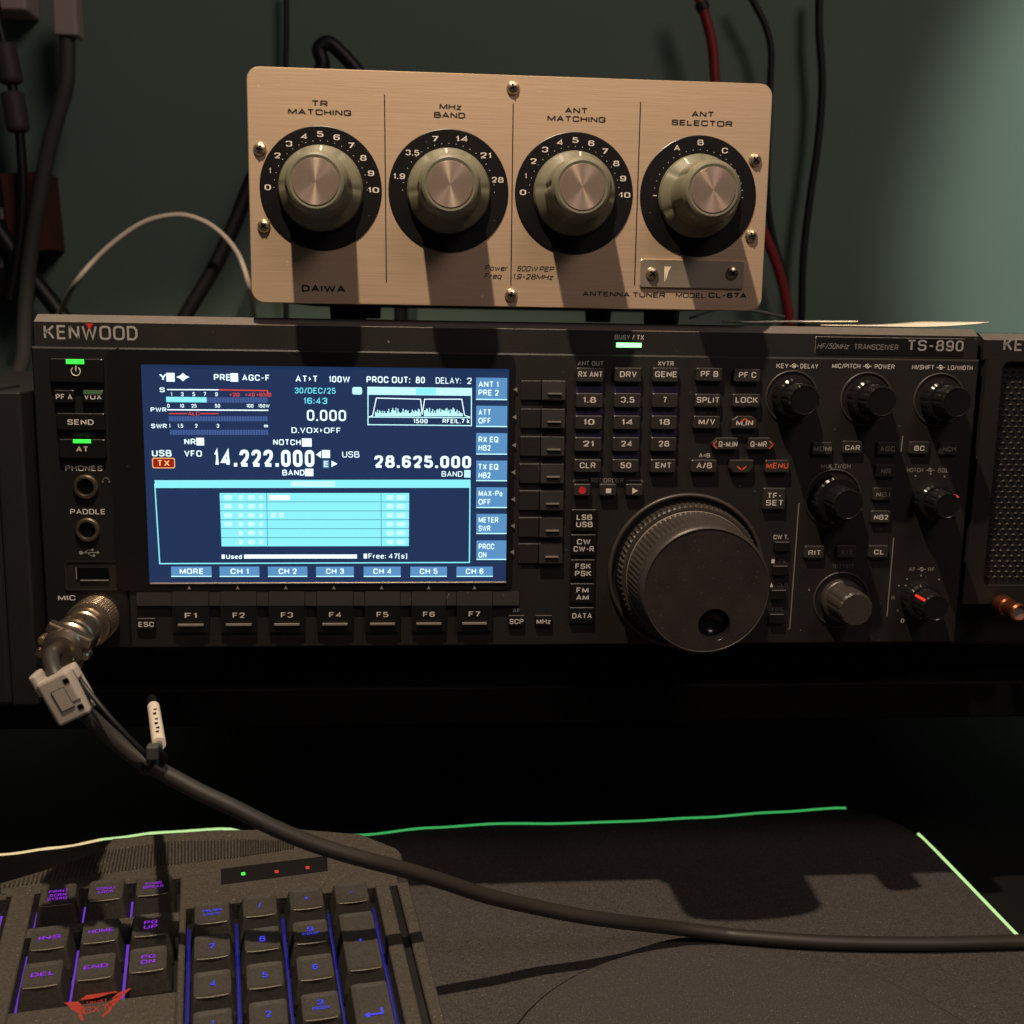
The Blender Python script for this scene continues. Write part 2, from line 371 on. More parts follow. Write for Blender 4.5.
t = thing('desk_shelf', 'black raised desk shelf carrying the radio above the mouse pad', 'shelf', (150, 150, DESKZ))
m = MB(); m.rbox(-520, 760, 14, 330, -168, -150, 'shelf_black', None, 1.2); m.build('shelf_board', t)
for x in (-505, 745):
    m = MB(); m.box(x-9, x+9, 20, 320, DESKZ, -168, 'shelf_black'); m.build('side_support', t)

# ================================================================== transceiver
RAD = thing('radio_transceiver', 'wide black radio transceiver with lit blue screen, keypad and large tuning dial', 'radio', (198, 160, -150))
m = MB(); m.rbox(3, 393, 12, 335, -128, 9, 'case_black', None, 2)
for i in range(14):
    m.box(60+i*20, 70+i*20, 120, 260, 9, 9.4, 'hole_black')
m.build('case', RAD)
for x, y in ((40, 40), (356, 40), (40, 300), (356, 300)):
    m = MB(); m.lathe(0, 0, [(11, -3), (11, 10), (9, 15.0)], 'case_black', 24, Matrix.Translation((x, y, -135)) @ Matrix.Rotation(PI/2, 4, 'X')); m.build('foot', RAD)

# header bar along the top, with a grey sloping top edge
m = MB()
zt, zb = 9.2, -.6
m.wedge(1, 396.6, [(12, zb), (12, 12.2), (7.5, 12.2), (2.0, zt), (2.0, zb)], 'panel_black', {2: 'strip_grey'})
HY = 2.0
txt(m, 'KENWOOD', 90.8, 332.6, 88, 13.6, HY, 'logo_silver', .02)
poly(m, [(85.5,323.5), (93.5,323.5), (89.5,329.5)], HY, 'print_red', -.12)
txt(m, 'BUSY / TX', 629.3, 337.2, 29.5, 4.6, HY, 'print_white')
a = at(890, 346, HY)
m.plate(rrect(a.x, a.z-.1, 158/S, 17.5/S, .6), HY, HY-.35, 'gloss_black', .15, top='trim_grey')
txt(m, 'HF/50MHz', 833, 346.2, 34, 5.6, HY, 'print_grey', 0, -.45, .3)
txt(m, 'TRANSCEIVER', 876, 347, 46, 5.4, HY, 'print_grey', .004, -.45)
txt(m, 'TS-890', 935.5, 345.6, 58.5, 11, HY, 'logo_silver', .02, -.45)
m.build('header_bar', RAD)
m = MB(); prect(m, 616, 342.8, 641.5, 347.4, HY, 'led_bright', -.05, .4); o = m.build('indicator_light', RAD); o['label'] = 'bright green bar light under the header lettering'

# front panel with all of its printing
m = MB()
m.plate([(34.2,-127), (396.8,-127), (397,-.7), (34.2,-.7)], 12, 0, 'panel_black', .7)
m.plate([(0.2,-127), (34,-127), (34,-.7), (0,-.7)], 12, 0, 'side_black', .7)
def ptxt(st, u, v, w, h, mt='print_white', **k): txt(m, st, u, v, w, h, 0, mt, **k)
ptxt('PHONES', 84, 468.2, 35.5, 5.2); ptxt('PADDLE', 87.6, 511.6, 33.5, 5.2)
ptxt('MIC', 66.8, 597.8, 17, 5.2); ptxt('TUNE', 81.3, 434.3, 17, 4.4, 'print_dim')
ptxt('ANT OUT', 590.5, 363.3, 25.5, 4.6); ptxt('XVTR', 665.8, 363.5, 16, 4.4)
ptxt('M▸V', 706.6, 412.3, 13, 4, 'print_dim'); ptxt('A=B', 704.5, 455.3, 11.5, 4.2)
pline(m, [(573.5,481.8), (573.5,480.2), (588,480.2)], .8, 0, 'print_grey', -.08); pline(m, [(628,480.4), (642.5,480.4), (642.5,482)], .8, 0, 'print_grey', -.08)
ptxt('RECORDER', 607.5, 480.4, 33, 4.6, 'print_grey')
ptxt('KEY', 782.4, 365.8, 12.4, 4.6); ptxt('DELAY', 809.2, 366.2, 18.6, 4.6)
ptxt('MIC/PITCH', 846.2, 366, 29.6, 4.6); ptxt('POWER', 884.6, 366.6, 21, 4.6)
ptxt('HI/SHIFT', 923, 367.2, 23, 4.6); ptxt('LO/WIDTH', 960.2, 367.8, 26.4, 4.6)
ptxt('NOTCH', 915, 470, 17.4, 4.4, 'print_grey'); ptxt('SQL', 943, 470.4, 11, 4.4, 'print_grey')
ptxt('AF', 912, 569.2, 7, 4, 'print_grey'); ptxt('RF', 931.2, 569.4, 7, 4, 'print_grey')
for u, v, g in ((794,366,'print_white'), (867.3,366.3,'print_white'), (940.6,367.5,'print_white'), (930.2,470.2,'print_grey'), (921.6,569.3,'print_grey')):
    p = at(u, v, 0); m.torus(p.x, p.z, .85, .15, -.1, g, seg=18); m.lathe(p.x, p.z, [(.45, -.02), (.45, -.12)], g, 12)
    for sgn in (-1, 1): pline(m, [(u+sgn*2.8, v), (u+sgn*4, v)], .8, 0, g, -.08)
ptxt('MULTI/CH', 835.7, 466.2, 31.5, 4.6, 'print_grey'); ptxt('RIT/XIT', 843.3, 566.2, 22, 4.4, 'print_dim')
ptxt('CW T.', 781, 537, 16, 4.6); ptxt('FIL', 783, 561.2, 9, 4.2, 'print_dim'); ptxt('CLR', 782.5, 585, 12, 4.2, 'print_dim'); ptxt('FINE', 778, 608.8, 12, 4.2, 'print_dim')
prect(m, 771.3, 559, 774.6, 563.3, 0, 'print_white', -.08); poly(m, [(770,587), (773,587), (771.5,582.5)], 0, 'print_white', -.08)
ptxt('AF', 516.5, 610.5, 7.5, 4.2); ptxt('0', 902.4, 620.7, 3.6, 4.4)
for u, v in ((915.5,476), (930.6,474), (944.5,476.5), (907,579), (921,575.5), (939,579.5), (905.5,585.6), (899,585.5), (897.5,610.5), (809,589.8)):
    p = at(u, v, 0); m.lathe(p.x, p.z, [(.4, -.02), (.4, -.12)], 'print_grey', 12)
ptxt('R', 893, 597.8, 3.6, 4, 'print_grey')
for u, v in ((515,389.4), (514,417), (513.7,445), (513,472), (512.8,499), (512.5,525.5), (511.8,551.7)):
    poly(m, [(u-2, v), (u+2.1, v-2.3), (u+2.1, v+2.3)], 0, 'print_grey', -.85)
for u in (189.5, 238, 286, 334, 381.7, 428.6, 474.3): poly(m, [(u, 585.2), (u-1.8, 588.8), (u+1.8, 588.8)], 0, 'print_grey', -.85)
# usb trident symbol
pline(m, [(80.5,552.8), (97.5,552.4)], .9, 0, 'print_grey', -.08); pline(m, [(84.5,552.6), (88,549.8), (92,549.8)], .8, 0, 'print_grey', -.08)
pline(m, [(87.5,552.6), (90.5,555.6), (93.5,555.6)], .8, 0, 'print_grey', -.08)
poly(m, [(97,550.7), (100,552.4), (97,554.1)], 0, 'print_grey', -.1)
for u, v, r in ((81,552.8,.8), (92.5,549.8,.55), (94,555.6,.55)):
    p = at(u, v, 0); m.lathe(p.x, p.z, [(r, -.02), (r, -.12)], 'print_grey', 12)
# headphone symbol beside the phones jack
p = at(106, 481, 0); m.torus(p.x, p.z, 1.3, .18, -.1, 'print_dim', 0, PI, 12); m.torus(p.x-1.3, p.z-.4, .3, .2, -.1, 'print_dim', seg=8); m.torus(p.x+1.3, p.z-.4, .3, .2, -.1, 'print_dim', seg=8)
# raised seams that divide the control field
for (u0, v0, u1, v1) in ((799,503,789.7,629), (893.6,538,887,616), (902.8,436,901,452)):
    a = at(u0, v0, 0); b = at(u1, v1, 0); m.tube([(a.x, -.1, a.z), (b.x, -.1, b.z)], .28, 'trim_grey', 8, raw=True)
# lower lip and frame around the usb port

m.build('front_panel', RAD)

# display: bezel and glowing screen
m = MB()
bx0, bx1 = at(112, 471, 0).x, at(508.8, 372, 0).x+2.6; bz0, bz1 = at(313, 590, 0).z, at(313, 352, 0).z
ix0, ix1, iz0, iz1 = at(141, 365, 0).x, at(508.8, 372, 0).x+.1, at(313, 583, 0).z, at(313, 366.5, 0).z
fr = rrect((bx0+bx1)/2, (bz0+bz1)/2, bx1-bx0, bz1-bz0, 3, 5); inn = rrect((ix0+ix1)/2, (iz0+iz1)/2, ix1-ix0, iz1-iz0, .6, 5)
m.loops([[(x, 0, z) for x, z in fr], [(x, -.7, z) for x, z in fr], [(x, -.7, z) for x, z in inn], [(x, .15, z) for x, z in inn]], 'gloss_black', None, False, False)
b0 = at(150.5, 583.6, -.7); b1 = at(506, 582.4, -.7); m.tube([(b0.x, -.8, b0.z), (b1.x, -.8, b1.z)], .42, 'trim_grey', 8, raw=True)
m.build('display_bezel', RAD)
m = MB(); SY = -.1
m.add([(ix0-.2, SY, iz0-.2), (ix1+.2, SY, iz0-.2), (ix1+.2, SY, iz1+.2), (ix0-.2, SY, iz1+.2)], [(0,1,2,3)], 'scr_bg')
def st(s_, u, v, w, h, mt='scr_white', bold=.02, **k): txt(m, s_, u, v, w, h, SY, mt, bold, -.1, **k)
def sr(u0, v0, u1, v1, mt, dy=-.06): prect(m, u0, v0, u1, v1, SY, mt, dy)
st('Y', 163, 377, 7, 6.5, bold=.03); sr(166.5, 373, 174.5, 381.5, 'scr_white'); poly(m, [(176,377), (180,375.6), (183,373), (186,375.6), (189.5,377), (186,378.6), (183,381.3), (180,378.6)], SY, 'scr_white', -.06)
st('PRE', 222, 377.3, 15.5, 6.3, bold=.03); sr(230.5, 373.3, 238, 381.6, 'scr_white'); st('AGC-F', 255.6, 377.7, 26, 6, bold=.03)
st('AT▸T', 306.4, 378.8, 21, 6.2, bold=.025); st('100W', 339.5, 379.2, 20.5, 6.2, bold=.03)
pline(m, [(167.5,389.6), (218.5,389.8)], 1.1, SY, 'scr_white', -.06); pline(m, [(218.5,389.8), (267.5,390.6), (267.5,393)], 1.1, SY, 'scr_red', -.06)
st('S', 162.2, 389.8, 5, 4.6, bold=.03)
for s_, u in (('1',171.5), ('3',182.3), ('5',193.8), ('7',205), ('9',216.5)): st(s_, u, 394.2, None, 3.9)
for s_, u, w in (('+20',234.6,9.5), ('+40',250,9), ('+60dB',264,14)): st(s_, u, 394.6, w, 3.7, 'scr_red')
def segbar(u0, u1, v0, v1, mt, n):
    for i in range(n):
        a_ = u0+(u1-u0)*i/n; sr(a_, v0, a_+(u1-u0)/n-.55, v1, mt)
sr(167, 397, 206, 402.2, 'scr_cyan'); segbar(206.5, 268, 397.4, 402.6, 'scr_dim', 24)
st('PWR', 158.5, 409.6, 15, 4.4, bold=.03)
for s_, u in (('0',168.5), ('10',182), ('25',194), ('50',217.5), ('100',250), ('150W',264)): st(s_, u, 405.8, None, 3.6, bold=.03)
pline(m, [(167.5,409.8), (268,410.3)], 1.2, SY, 'scr_white', -.06)
pline(m, [(169,413.6), (187,413.6)], .9, SY, 'scr_red', -.06); st('ALC', 193.8, 413.4, 11, 3.8, 'scr_red'); pline(m, [(200.5,413.6), (218,413.6)], .9, SY, 'scr_red', -.06)
segbar(168.8, 268, 416.3, 421.2, 'scr_dim', 38)
st('SWR', 159, 426, 15, 4.4, bold=.03)
for s_, u in (('1',169.8), ('1.5',180.5), ('2',196.3), ('3',218), ('∞',266)): st(s_, u, 425.8, None, 3.8, bold=.03)
segbar(170, 268.6, 429.8, 434.8, 'scr_dim', 38)
st('NR', 190, 441.6, 11, 5.8, bold=.03); sr(196.5, 437.8, 204, 445.4, 'scr_white'); st('NOTCH', 287, 442.2, 27, 5.8, bold=.03); sr(302, 438.4, 311.6, 446.6, 'scr_white')
st('USB', 161.8, 453.2, 19, 6.4, bold=.03); st('VFO', 193.2, 453.5, 17, 6.2, bold=.03)
a = at(163.6, 463, SY); m.plate(rrect(a.x, a.z, 22/S, 10.4/S, .7), SY-.03, SY-.06, 'scr_orange'); m.plate(rrect(a.x, a.z, 20.4/S, 8.8/S, .5), SY-.06, SY-.1, 'scr_redfill')
st('TX', 163.8, 463, 11, 6, 'scr_orange', dy=-.14) if False else txt(m, 'TX', 163.8, 463, 11.5, 6, SY, 'scr_orange', .03, -.16)
st('14.222.000', 264.5, 458.2, 98, 17, bold=.055)
poly(m, [(316,454.5), (321,451), (321,458)], SY, 'scr_white', -.06); sr(322, 450, 330, 458, 'scr_white'); sr(323, 460, 329, 468, 'scr_key'); st('E', 326, 464, 4, 5.5, dy=-.14) if False else txt(m, 'E', 326, 464, 4, 5.5, SY, 'scr_white', .02, -.14)
poly(m, [(331.5,460.5), (331.5,467), (337.5,463.8)], SY, 'scr_white', -.06)
st('BAND', 293.5, 472.6, 22, 5.8, bold=.03); sr(305, 468.6, 313.3, 476.2, 'scr_white')
st('30/DEC/25', 315.2, 390.6, 40, 5.8, 'scr_time'); st('16:43', 315.5, 400.8, 23, 6.2, 'scr_time'); st('0.000', 326.5, 415.4, 38.5, 11)
st('D.VOX▸OFF', 316, 430.3, 48, 5.6, bold=.015)
st('PROC OUT:', 388.4, 379.7, 43, 6.4, bold=.03); st('80', 420.3, 380, 9, 6.4, bold=.03); st('DELAY:', 448.3, 380.6, 25, 6.2, bold=.008); st('2', 469.3, 380.8, 4.6, 6.2, bold=.01)
a = at(357.2, 390.8, SY); m.plate(rrect(a.x, a.z, 9.6/S, 7.4/S, .8), SY-.03, SY-.08, 'scr_pale')
sr(368, 387.4, 471.6, 395.2, 'scr_pale'); sr(416, 388, 436, 394.6, 'scr_cyan', -.1)
for q in (((368,387.4),(368,425)), ((471.4,388),(471.4,425.8)), ((368,424.6),(471.6,425.6))): pline(m, q, 1, SY, 'scr_pale', -.06)
zz = lambda x, y: (330+x/5.389, 355+y/5.389)
pline(m, [zz(*q) for q in ((210,335), (230,325), (250,232), (488,238), (497,320), (510,238), (710,238), (725,325), (755,335))], .9, SY, 'scr_white', -.1)
pline(m, [zz(*q) for q in ((210,334), (755,338))], 1, SY, 'scr_pale', -.06)
for i in range(86):
    x = 245+i*5.5
    if 488 < x < 508: continue
    hgt = 14+random.random()*32; u, v = zz(x, 330); sr(u-.45, v-hgt/5.389, u+.5, v, 'scr_pale')
st('1500', 420.6, 421, 14, 4.4, bold=.03); st('RFEIL.7 k', 456, 421, 27, 4.4, bold=.03)
st('USB', 350.8, 454.4, 17, 6.2, bold=.01); st('28.625.000', 422.8, 461.8, 97, 12.4, bold=.05); st('BAND', 452, 473.9, 21, 5.6, bold=.01); sr(464.2, 470, 470.6, 477.6, 'scr_pale')
for (v0, v1), (s1, s2) in zip(((377.8,400), (405.8,427), (433,454.6), (460.4,481.2), (487,508), (513.5,534), (540,559.9)),
                              (('ANT 1','PRE 2'), ('ATT','OFF'), ('RX EQ','HB2'), ('TX EQ','HB2'), ('MAX-Po','OFF'), ('METER','SWR'), ('PROC','ON'))):
    sr(476, v0, 507.2, v1, 'scr_key'); sr(476, v1-1.1, 507.2, v1, 'scr_pale', -.1)
    for s_, dv in ((s1, 6.4), (s2, 14.8)):
        w = len(s_)*4.0; st(s_, 478.5+w/2, v0+dv, w, 5.8, bold=.025)
poly(m, [(154.4,480.2), (470.6,479.6), (470.4,487.8), (155.6,488)], SY, 'scr_cyan', -.06); sr(291, 481.2, 335, 486.6, 'scr_pale', -.1)
for q in (((154.8,484), (159.8,563.6)), ((470,484), (469.4,562.6)), ((159.8,563.6), (469.6,562.4))): pline(m, q, 1.2, SY, 'scr_cyan', -.06)
poly(m, [(219.6,493), (409.2,493), (408.8,546), (221.6,546.4)], SY, 'scr_cyan', -.06)
for i in range(1, 6):
    v = 493+i*8.9; pline(m, [(219.8+i*.3, v), (409, v)], .55, SY, 'scr_line', -.12)
pline(m, [(266.7,493), (267.6,545)], .55, SY, 'scr_line', -.12); pline(m, [(381,493), (381.4,546)], .55, SY, 'scr_line', -.12)
for i in range(6):
    v = 497.4+i*8.9
    for u, w in ((228,8), (241,5), (251.5,7), (261,3.5)):
        if i > 3 and u < 230: continue
        a = at(u, v, SY); m.plate(rrect(a.x, a.z, w/S, 4.6/S, .7), SY-.08, SY-.13, 'scr_pale')
    for u, w in ((390,7), (401,9)):
        a = at(u, v, SY); m.plate(rrect(a.x, a.z, w/S, 4.8/S, .7), SY-.08, SY-.13, 'scr_pale')
sr(269.5, 495, 290, 500, 'scr_white', -.14); sr(271, 512.6, 276, 517.4, 'scr_pale', -.14); sr(279, 512.6, 284, 517.4, 'scr_pale', -.14)
st('■Used', 231.8, 556.6, 20, 4.6, bold=.03); sr(244.3, 554.4, 357.2, 558.6, 'scr_white'); st('■Free: 47[s]', 385.4, 556, 44, 5.2, bold=.015)
for (u0, u1), s_ in zip(((171.5,211.4), (219.8,259.3), (268,307.4), (316,354), (363.4,401), (410,447.3), (456,493.3)), ('MORE', 'CH 1', 'CH 2', 'CH 3', 'CH 4', 'CH 5', 'CH 6')):
    sr(u0, 566.4, u1, 576.8, 'scr_key'); sr(u0, 575.8, u1, 576.8, 'scr_pale', -.1); st(s_, (u0+u1)/2, 571.2, 23 if s_ == 'MORE' else 18, 5.6, bold=.028)
m.build('screen', RAD)

# --- buttons
def button(name, u0, v0, u1, v1, H, text=(), tmat='print_white', th=None, label=None, shape=None, extra=None, body='button_black', drop=0.0, du=0):
    """box key with a bevelled edge; its face is lit, text printed on it; drop lengthens it downwards in pixels"""
    m = MB(); Y = -H
    a = at((u0+u1)/2, (v0+v1+drop)/2, Y); k = (Y-CAM.y)/(-CAM.y); w = (u1-u0)*k/S; h = (v1-v0+drop)*k/S
    if shape:
        o = []
        for fx, fz in shape: o.append((a.x+fx*w/2, a.z+fz*h/2))
    else: o = rrect(a.x, a.z, w, h, .5, 2)
    m.plate(o, 1, Y, body, .3)
    n = len(text)
    for i, s_ in enumerate(text):
        vv = (v0+v1)/2+(i-(n-1)/2)*7.2+.3
        if isinstance(s_, str): s_ = (s_, None)
        st_, tw = s_; hh = th or 5.8
        txt(m, st_, (u0+u1)/2+du, vv, tw, hh, Y, tmat, .022)
    if extra: extra(m, Y)
    o = m.build(name, RAD)
    if label: o['label'] = label
    return o
cols = [(576.5,604), (614.6,642), (652.6,679)]
rows = [(367.8,380), (393.3,405.6), (415.6,427.6), (437.2,449.5), (459.2,470.8)]
names = [[('RX ANT',24),('DRV',17),('GENE',22)], [('1.8',13),('3.5',14),('7',None)], [('10',11),('14',11),('18',11)], [('21',11),('24',11),('28',11)], [('CLR',16),('50',11),('ENT',16)]]
dig = [['1','2','3'], ['4','5','6'], ['7','8','9'], [None,'0',None]]
for r, (v0, v1) in enumerate(rows):
    for c, (u0, u1) in enumerate(cols):
        sh = -(r)*.65
        button('keypad_button', u0+sh, v0, u1+sh, v1, 2.6, [names[r][c]], drop=2)
for r in range(4):
    for c, (u0, u1) in enumerate(cols):
        if not dig[r][c]: continue
        v = (389.6, 411.8, 433.4, 455)[r]; sh = -(r+.5)*.65
        m = MB(); prect(m, u0+sh, v-3.4, u1+sh, v+3.4, 0, 'purple_band', 0, .25); txt(m, dig[r][c], (u0+u1)/2+sh, v, None, 3.6, -.25, 'print_dim', .01); m.build('digit_strip', RAD)
for u0, v0, u1, v1, s_, w in ((696,368,723,379.2,'PF B',18), (734,369,761,380,'PF C',18), (694.5,394,721.2,405.2,'SPLIT',23), (732.3,394,761,405.2,'LOCK',23),
        (693,416,720.7,426.7,'M/V',17), (690.8,459.7,717.7,470.6,'A/B',16)):
    button('button', u0, v0, u1, v1, 2.6, [(s_, w)], drop=2)
def chev(pts, mt='print_orange'):
    return lambda m, Y: pline(m, pts, 1.2, Y, mt, -.1)
button('arrow_button', 731.7, 416, 757.6, 429, 2.6, [('M.IN', 17.5)], shape=[(-1,-1), (1,-1), (1,.35), (.6,1), (-.6,1), (-1,.35)], extra=chev([(740.5,422.3), (745,418.4), (749.5,422.3)]))
button('arrow_button', 711.2, 437.6, 738, 450, 2.6, [('Q-M.IN', 19.5)], du=3.4, shape=[(-1,0), (-.65,-1), (1,-1), (1,1), (-.65,1)], extra=chev([(716.5,441.2), (713,444.7), (716.5,448.2)]))
button('arrow_button', 747.6, 437.6, 775, 450, 2.6, [('Q-MR', 17)], du=-2.6, shape=[(-1,-1), (.65,-1), (1,0), (.65,1), (-1,1)], extra=chev([(769.5,441.2), (773,444.7), (769.5,448.2)]))
button('arrow_button', 729, 459.7, 754, 473, 2.6, [], shape=[(-1,-.3), (-.65,-1), (.65,-1), (1,-.3), (1,1), (-1,1)], extra=chev([(737.5,466.6), (741.5,470), (746,466.6)]))
button('button', 764.6, 460, 790, 470.8, 2.6, [('MENU', 23)], tmat='print_orange', drop=2, label='orange lettered menu button')
button('button', 762.5, 487.7, 786.2, 510, 2.0, [('TF-', 14), ('SET', 18)])
button('recorder_button', 573.8, 484, 591, 496, 2.4, extra=lambda m, Y: (lambda p: m.lathe(p.x, p.z, [(1.6, Y), (1.6, Y-.1)], 'print_red', 20))(at(582.4, 490.4, Y)))
button('recorder_button', 599.8, 484, 616.9, 496, 2.4, extra=lambda m, Y: prect(m, 605.8, 488.4, 611.2, 493.2, Y, 'print_white', -.1))
button('recorder_button', 625.7, 484, 643.3, 496, 2.4, extra=lambda m, Y: poly(m, [(632.2,487.6), (638,490.8), (632.2,494)], Y, 'print_white', -.1))
for (u0, v0, u1, v1), tt in (((571.2,509,597.6,532), [('LSB',16),('USB',17)]), ((570.6,534,596.8,556), [('CW',14),('CW-R',21)]), ((570.2,559,596,580), [('FSK',16),('PSK',17)]),
                             ((569.6,582.8,595.4,604), [('FM',12.5),('AM',13)]), ((569,606.8,595,624), [('DATA',20.5)])):
    button('mode_button', u0, v0, u1, v1, 1.6, tt, body='gloss_black', th=5.6)
# left column
def ledbar(u0, v0, u1, v1, Y, mt='led_green'):
    m = MB(); prect(m, u0, v0, u1, v1, Y, mt, 0, .35); return m
def psym(m, Y):
    p = at(75.8, 371.4, Y); m.torus(p.x, p.z, 1.75, .22, Y-.05, 'print_white', PI/2+.6, 2.5*PI-.6, 20); pline(m, [(75.9,365.8), (75.9,370.6)], 1.1, Y, 'print_white', -.1)
b = button('power_button', 51.5, 359.2, 101.5, 382, 2.2, extra=psym, body='gloss_black'); ROOTLOC.setdefault(b.name, ROOTLOC[RAD.name])
o = ledbar(66.8, 359.4, 83.4, 363.8, -2.2).build('indicator_light', b); o['label'] = 'lit green bar'
button('button', 54.6, 390.3, 73.6, 402.6, 2.0, [('PF A', 15.5)], th=5.2, body='gloss_black')
b = button('button', 83, 390.3, 102.6, 402.6, 2.0, [('VOX', 16.5)], th=5.2, body='gloss_black')
ledbar(84, 390.8, 101.8, 394, -2.0, 'led_dim').build('indicator_light', b)['label'] = 'unlit pale green window with an added faint glow'  # unlit window, yet its material is faintly emissive
button('button', 57.6, 413.6, 103.4, 430, 2.0, [('SEND', 25)], th=5.2, body='gloss_black')
b = button('button', 60, 439.4, 104, 458, 2.0, [('AT', 11)], th=5.2, body='gloss_black')
ledbar(73.8, 439.4, 90.4, 443, -2.0).build('indicator_light', b)['label'] = 'lit green bar'
# dark right hand buttons
for u, v, s_, w, g in ((822.5,449,'MONI',19,'print_grey'), (852.5,447.8,'CAR',15.5,'print_white'), (887.5,449,'AGC',16,'print_grey'), (919.4,448.4,'BC',11,'print_white'), (949.4,449.2,'NCH',14,'print_grey'),
        (885.8,471.4,'NR',10.5,'print_grey'), (883,494.7,'NB1',15,'print_grey'), (881,517.4,'NB2',15,'print_white'), (814.4,552.8,'RIT',13,'print_white'), (846.6,552.2,'XIT',13,'print_dim'), (878.8,552.2,'CL',10.5,'print_white')):
    button('button', u-10.5, v-7, u+10.5, v+6, 1.8, [(s_, w)], tmat=g, th=5.2)
for v, u in ((543.2,782.3), (567.2,780.5), (591.4,779), (615.4,777)):
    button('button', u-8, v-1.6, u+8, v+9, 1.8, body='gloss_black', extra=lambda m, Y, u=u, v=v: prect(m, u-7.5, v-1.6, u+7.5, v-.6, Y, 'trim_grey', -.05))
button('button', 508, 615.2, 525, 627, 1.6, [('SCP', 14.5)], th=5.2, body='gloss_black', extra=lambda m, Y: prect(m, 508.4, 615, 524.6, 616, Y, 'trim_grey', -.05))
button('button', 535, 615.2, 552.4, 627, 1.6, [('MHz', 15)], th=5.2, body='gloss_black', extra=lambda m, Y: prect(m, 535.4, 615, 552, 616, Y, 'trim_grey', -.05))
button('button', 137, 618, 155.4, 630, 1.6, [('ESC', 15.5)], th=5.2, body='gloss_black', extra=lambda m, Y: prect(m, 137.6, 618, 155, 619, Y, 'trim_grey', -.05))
# function keys: ledge catching the light above, face below coloured darker to stand for its shade
for i, (u0, u1) in enumerate(((172.7,209), (220.8,256.7), (269,304.8), (317,353), (365,400), (411.8,446), (457,492))):
    m = MB(); a0 = at(u0, 591, 0); a1 = at(u1, 591, 0); zz0 = a0.z; z1 = zz0-14/S; z2 = zz0-42/S
    m.wedge(a0.x, a1.x, [(.5, zz0), (-.9, zz0), (-2.3, z1), (-1.8, z2), (.5, z2)], 'panel_black', {2: 'gloss_black'})
    um = (u0+u1)/2; txt(m, 'F%d' % (i+1), um, 615.4-i*.25, 12, 5.4, -2.25, 'print_white', .015, -.15)
    p = at(um, 625.2-i*.25, -3.2); m.wedge(p.x-5.3, p.x+5.3, [(-2.2, p.z+.4), (-3.6, p.z+.4), (-3.6, p.z-.3), (-2.2, p.z-1)], 'button_black', {0: 'trim_grey', 1: 'trim_grey'})  # ridge: top and front coloured pale as lit faces, underside dark
    m.build('function_key', RAD)
m = MB()
for u0, u1 in ((137,172), (209.6,220.2), (257.3,268.4), (305.4,316.4), (353.6,364.4), (400.6,411.2), (446.6,456.4), (492.6,519)):
    a0 = at(u0, 591.2, 0); a1 = at(u1, 591.2, 0); m.wedge(a0.x, a1.x, [(.5, a0.z), (-.4, a0.z), (-1.8, a0.z-14/S), (.5, a0.z-15/S)], 'panel_black')
m.build('key_ledge', RAD)
for v in (380.4, 408.6, 436.3, 463.6, 490.5, 517.4, 543.6):
    sh = (380.4-v)*.018; m = MB()
    a0 = at(521+sh, v, -1); a1 = at(541.4+sh, v+20, -1); m.plate(rrect((a0.x+a1.x)/2, (a0.z+a1.z)/2, a1.x-a0.x, a0.z-a1.z, .4, 2), .5, -1.0, 'panel_black', .3)
    a0 = at(542.4+sh, v, -2); a1 = at(565+sh, v+20.5, -2)
    m.wedge(a0.x, a1.x, [(.5, a0.z), (-1, a0.z), (-1.4, a0.z-.4), (-2.6, a1.z+.6), (-2.2, a1.z), (.5, a1.z)], 'panel_black')
    p = at(554.6+sh, v+13.4, -2.6); m.wedge(p.x-2.8, p.x+2.8, [(-1.6, p.z+.35), (-3.3, p.z+.35), (-3.3, p.z-.2), (-1.6, p.z-.9)], 'button_black', {0: 'trim_grey', 1: 'trim_grey'})  # lit edge of the ridge put into its paler top and front colour
    m.build('soft_key', RAD)
# jacks
for u, v in ((86,486.7), (87.8,529.7)):
    p = at(u, v, 0); m = MB()
    m.lathe(p.x, p.z, [(5.0, .2), (5.0, -.8), (4.5, -1.5), (3.6, -1.6), (3.3, -1.0), (3.1, .4), (3.1, 9)], 'nickel', 40, mats={4: 'nickel', 5: 'hole_black', 'cap': 'hole_black'})
    m.lathe(p.x, p.z, [(3.2, -.3), (3.15, -.35)], 'hole_black', 30); m.build('audio_jack', RAD)
m = MB(); a = at(92, 575.5, 0); o1 = rrect(a.x, a.z, 52/S, 30/S, 1.2); o2 = rrect(a.x, a.z, 49/S, 27/S, 1)
m.loops([[(x, 0, z) for x, z in o1], [(x, -.6, z) for x, z in o1], [(x, -.5, z) for x, z in o2], [(x, -.1, z) for x, z in o2]], 'panel_black', None, False, True)
a = at(92.3, 574, -.5); m.plate(rrect(a.x, a.z, 33/S, 13.5/S, .4), 0, -.3, 'panel_black'); m.plate(rrect(a.x+.1, a.z+.1, 31.6/S, 12/S, .3), 0, -.4, 'hole_black'); m.box(a.x-6.6, a.x-6.2, -.9, -.3, a.z-2.2, a.z+2.6, 'trim_grey'); m.box(a.x-5, a.x+6.6, -.9, -.3, a.z-2.9, a.z-2.5, 'trim_grey')
m.build('usb_port', RAD)

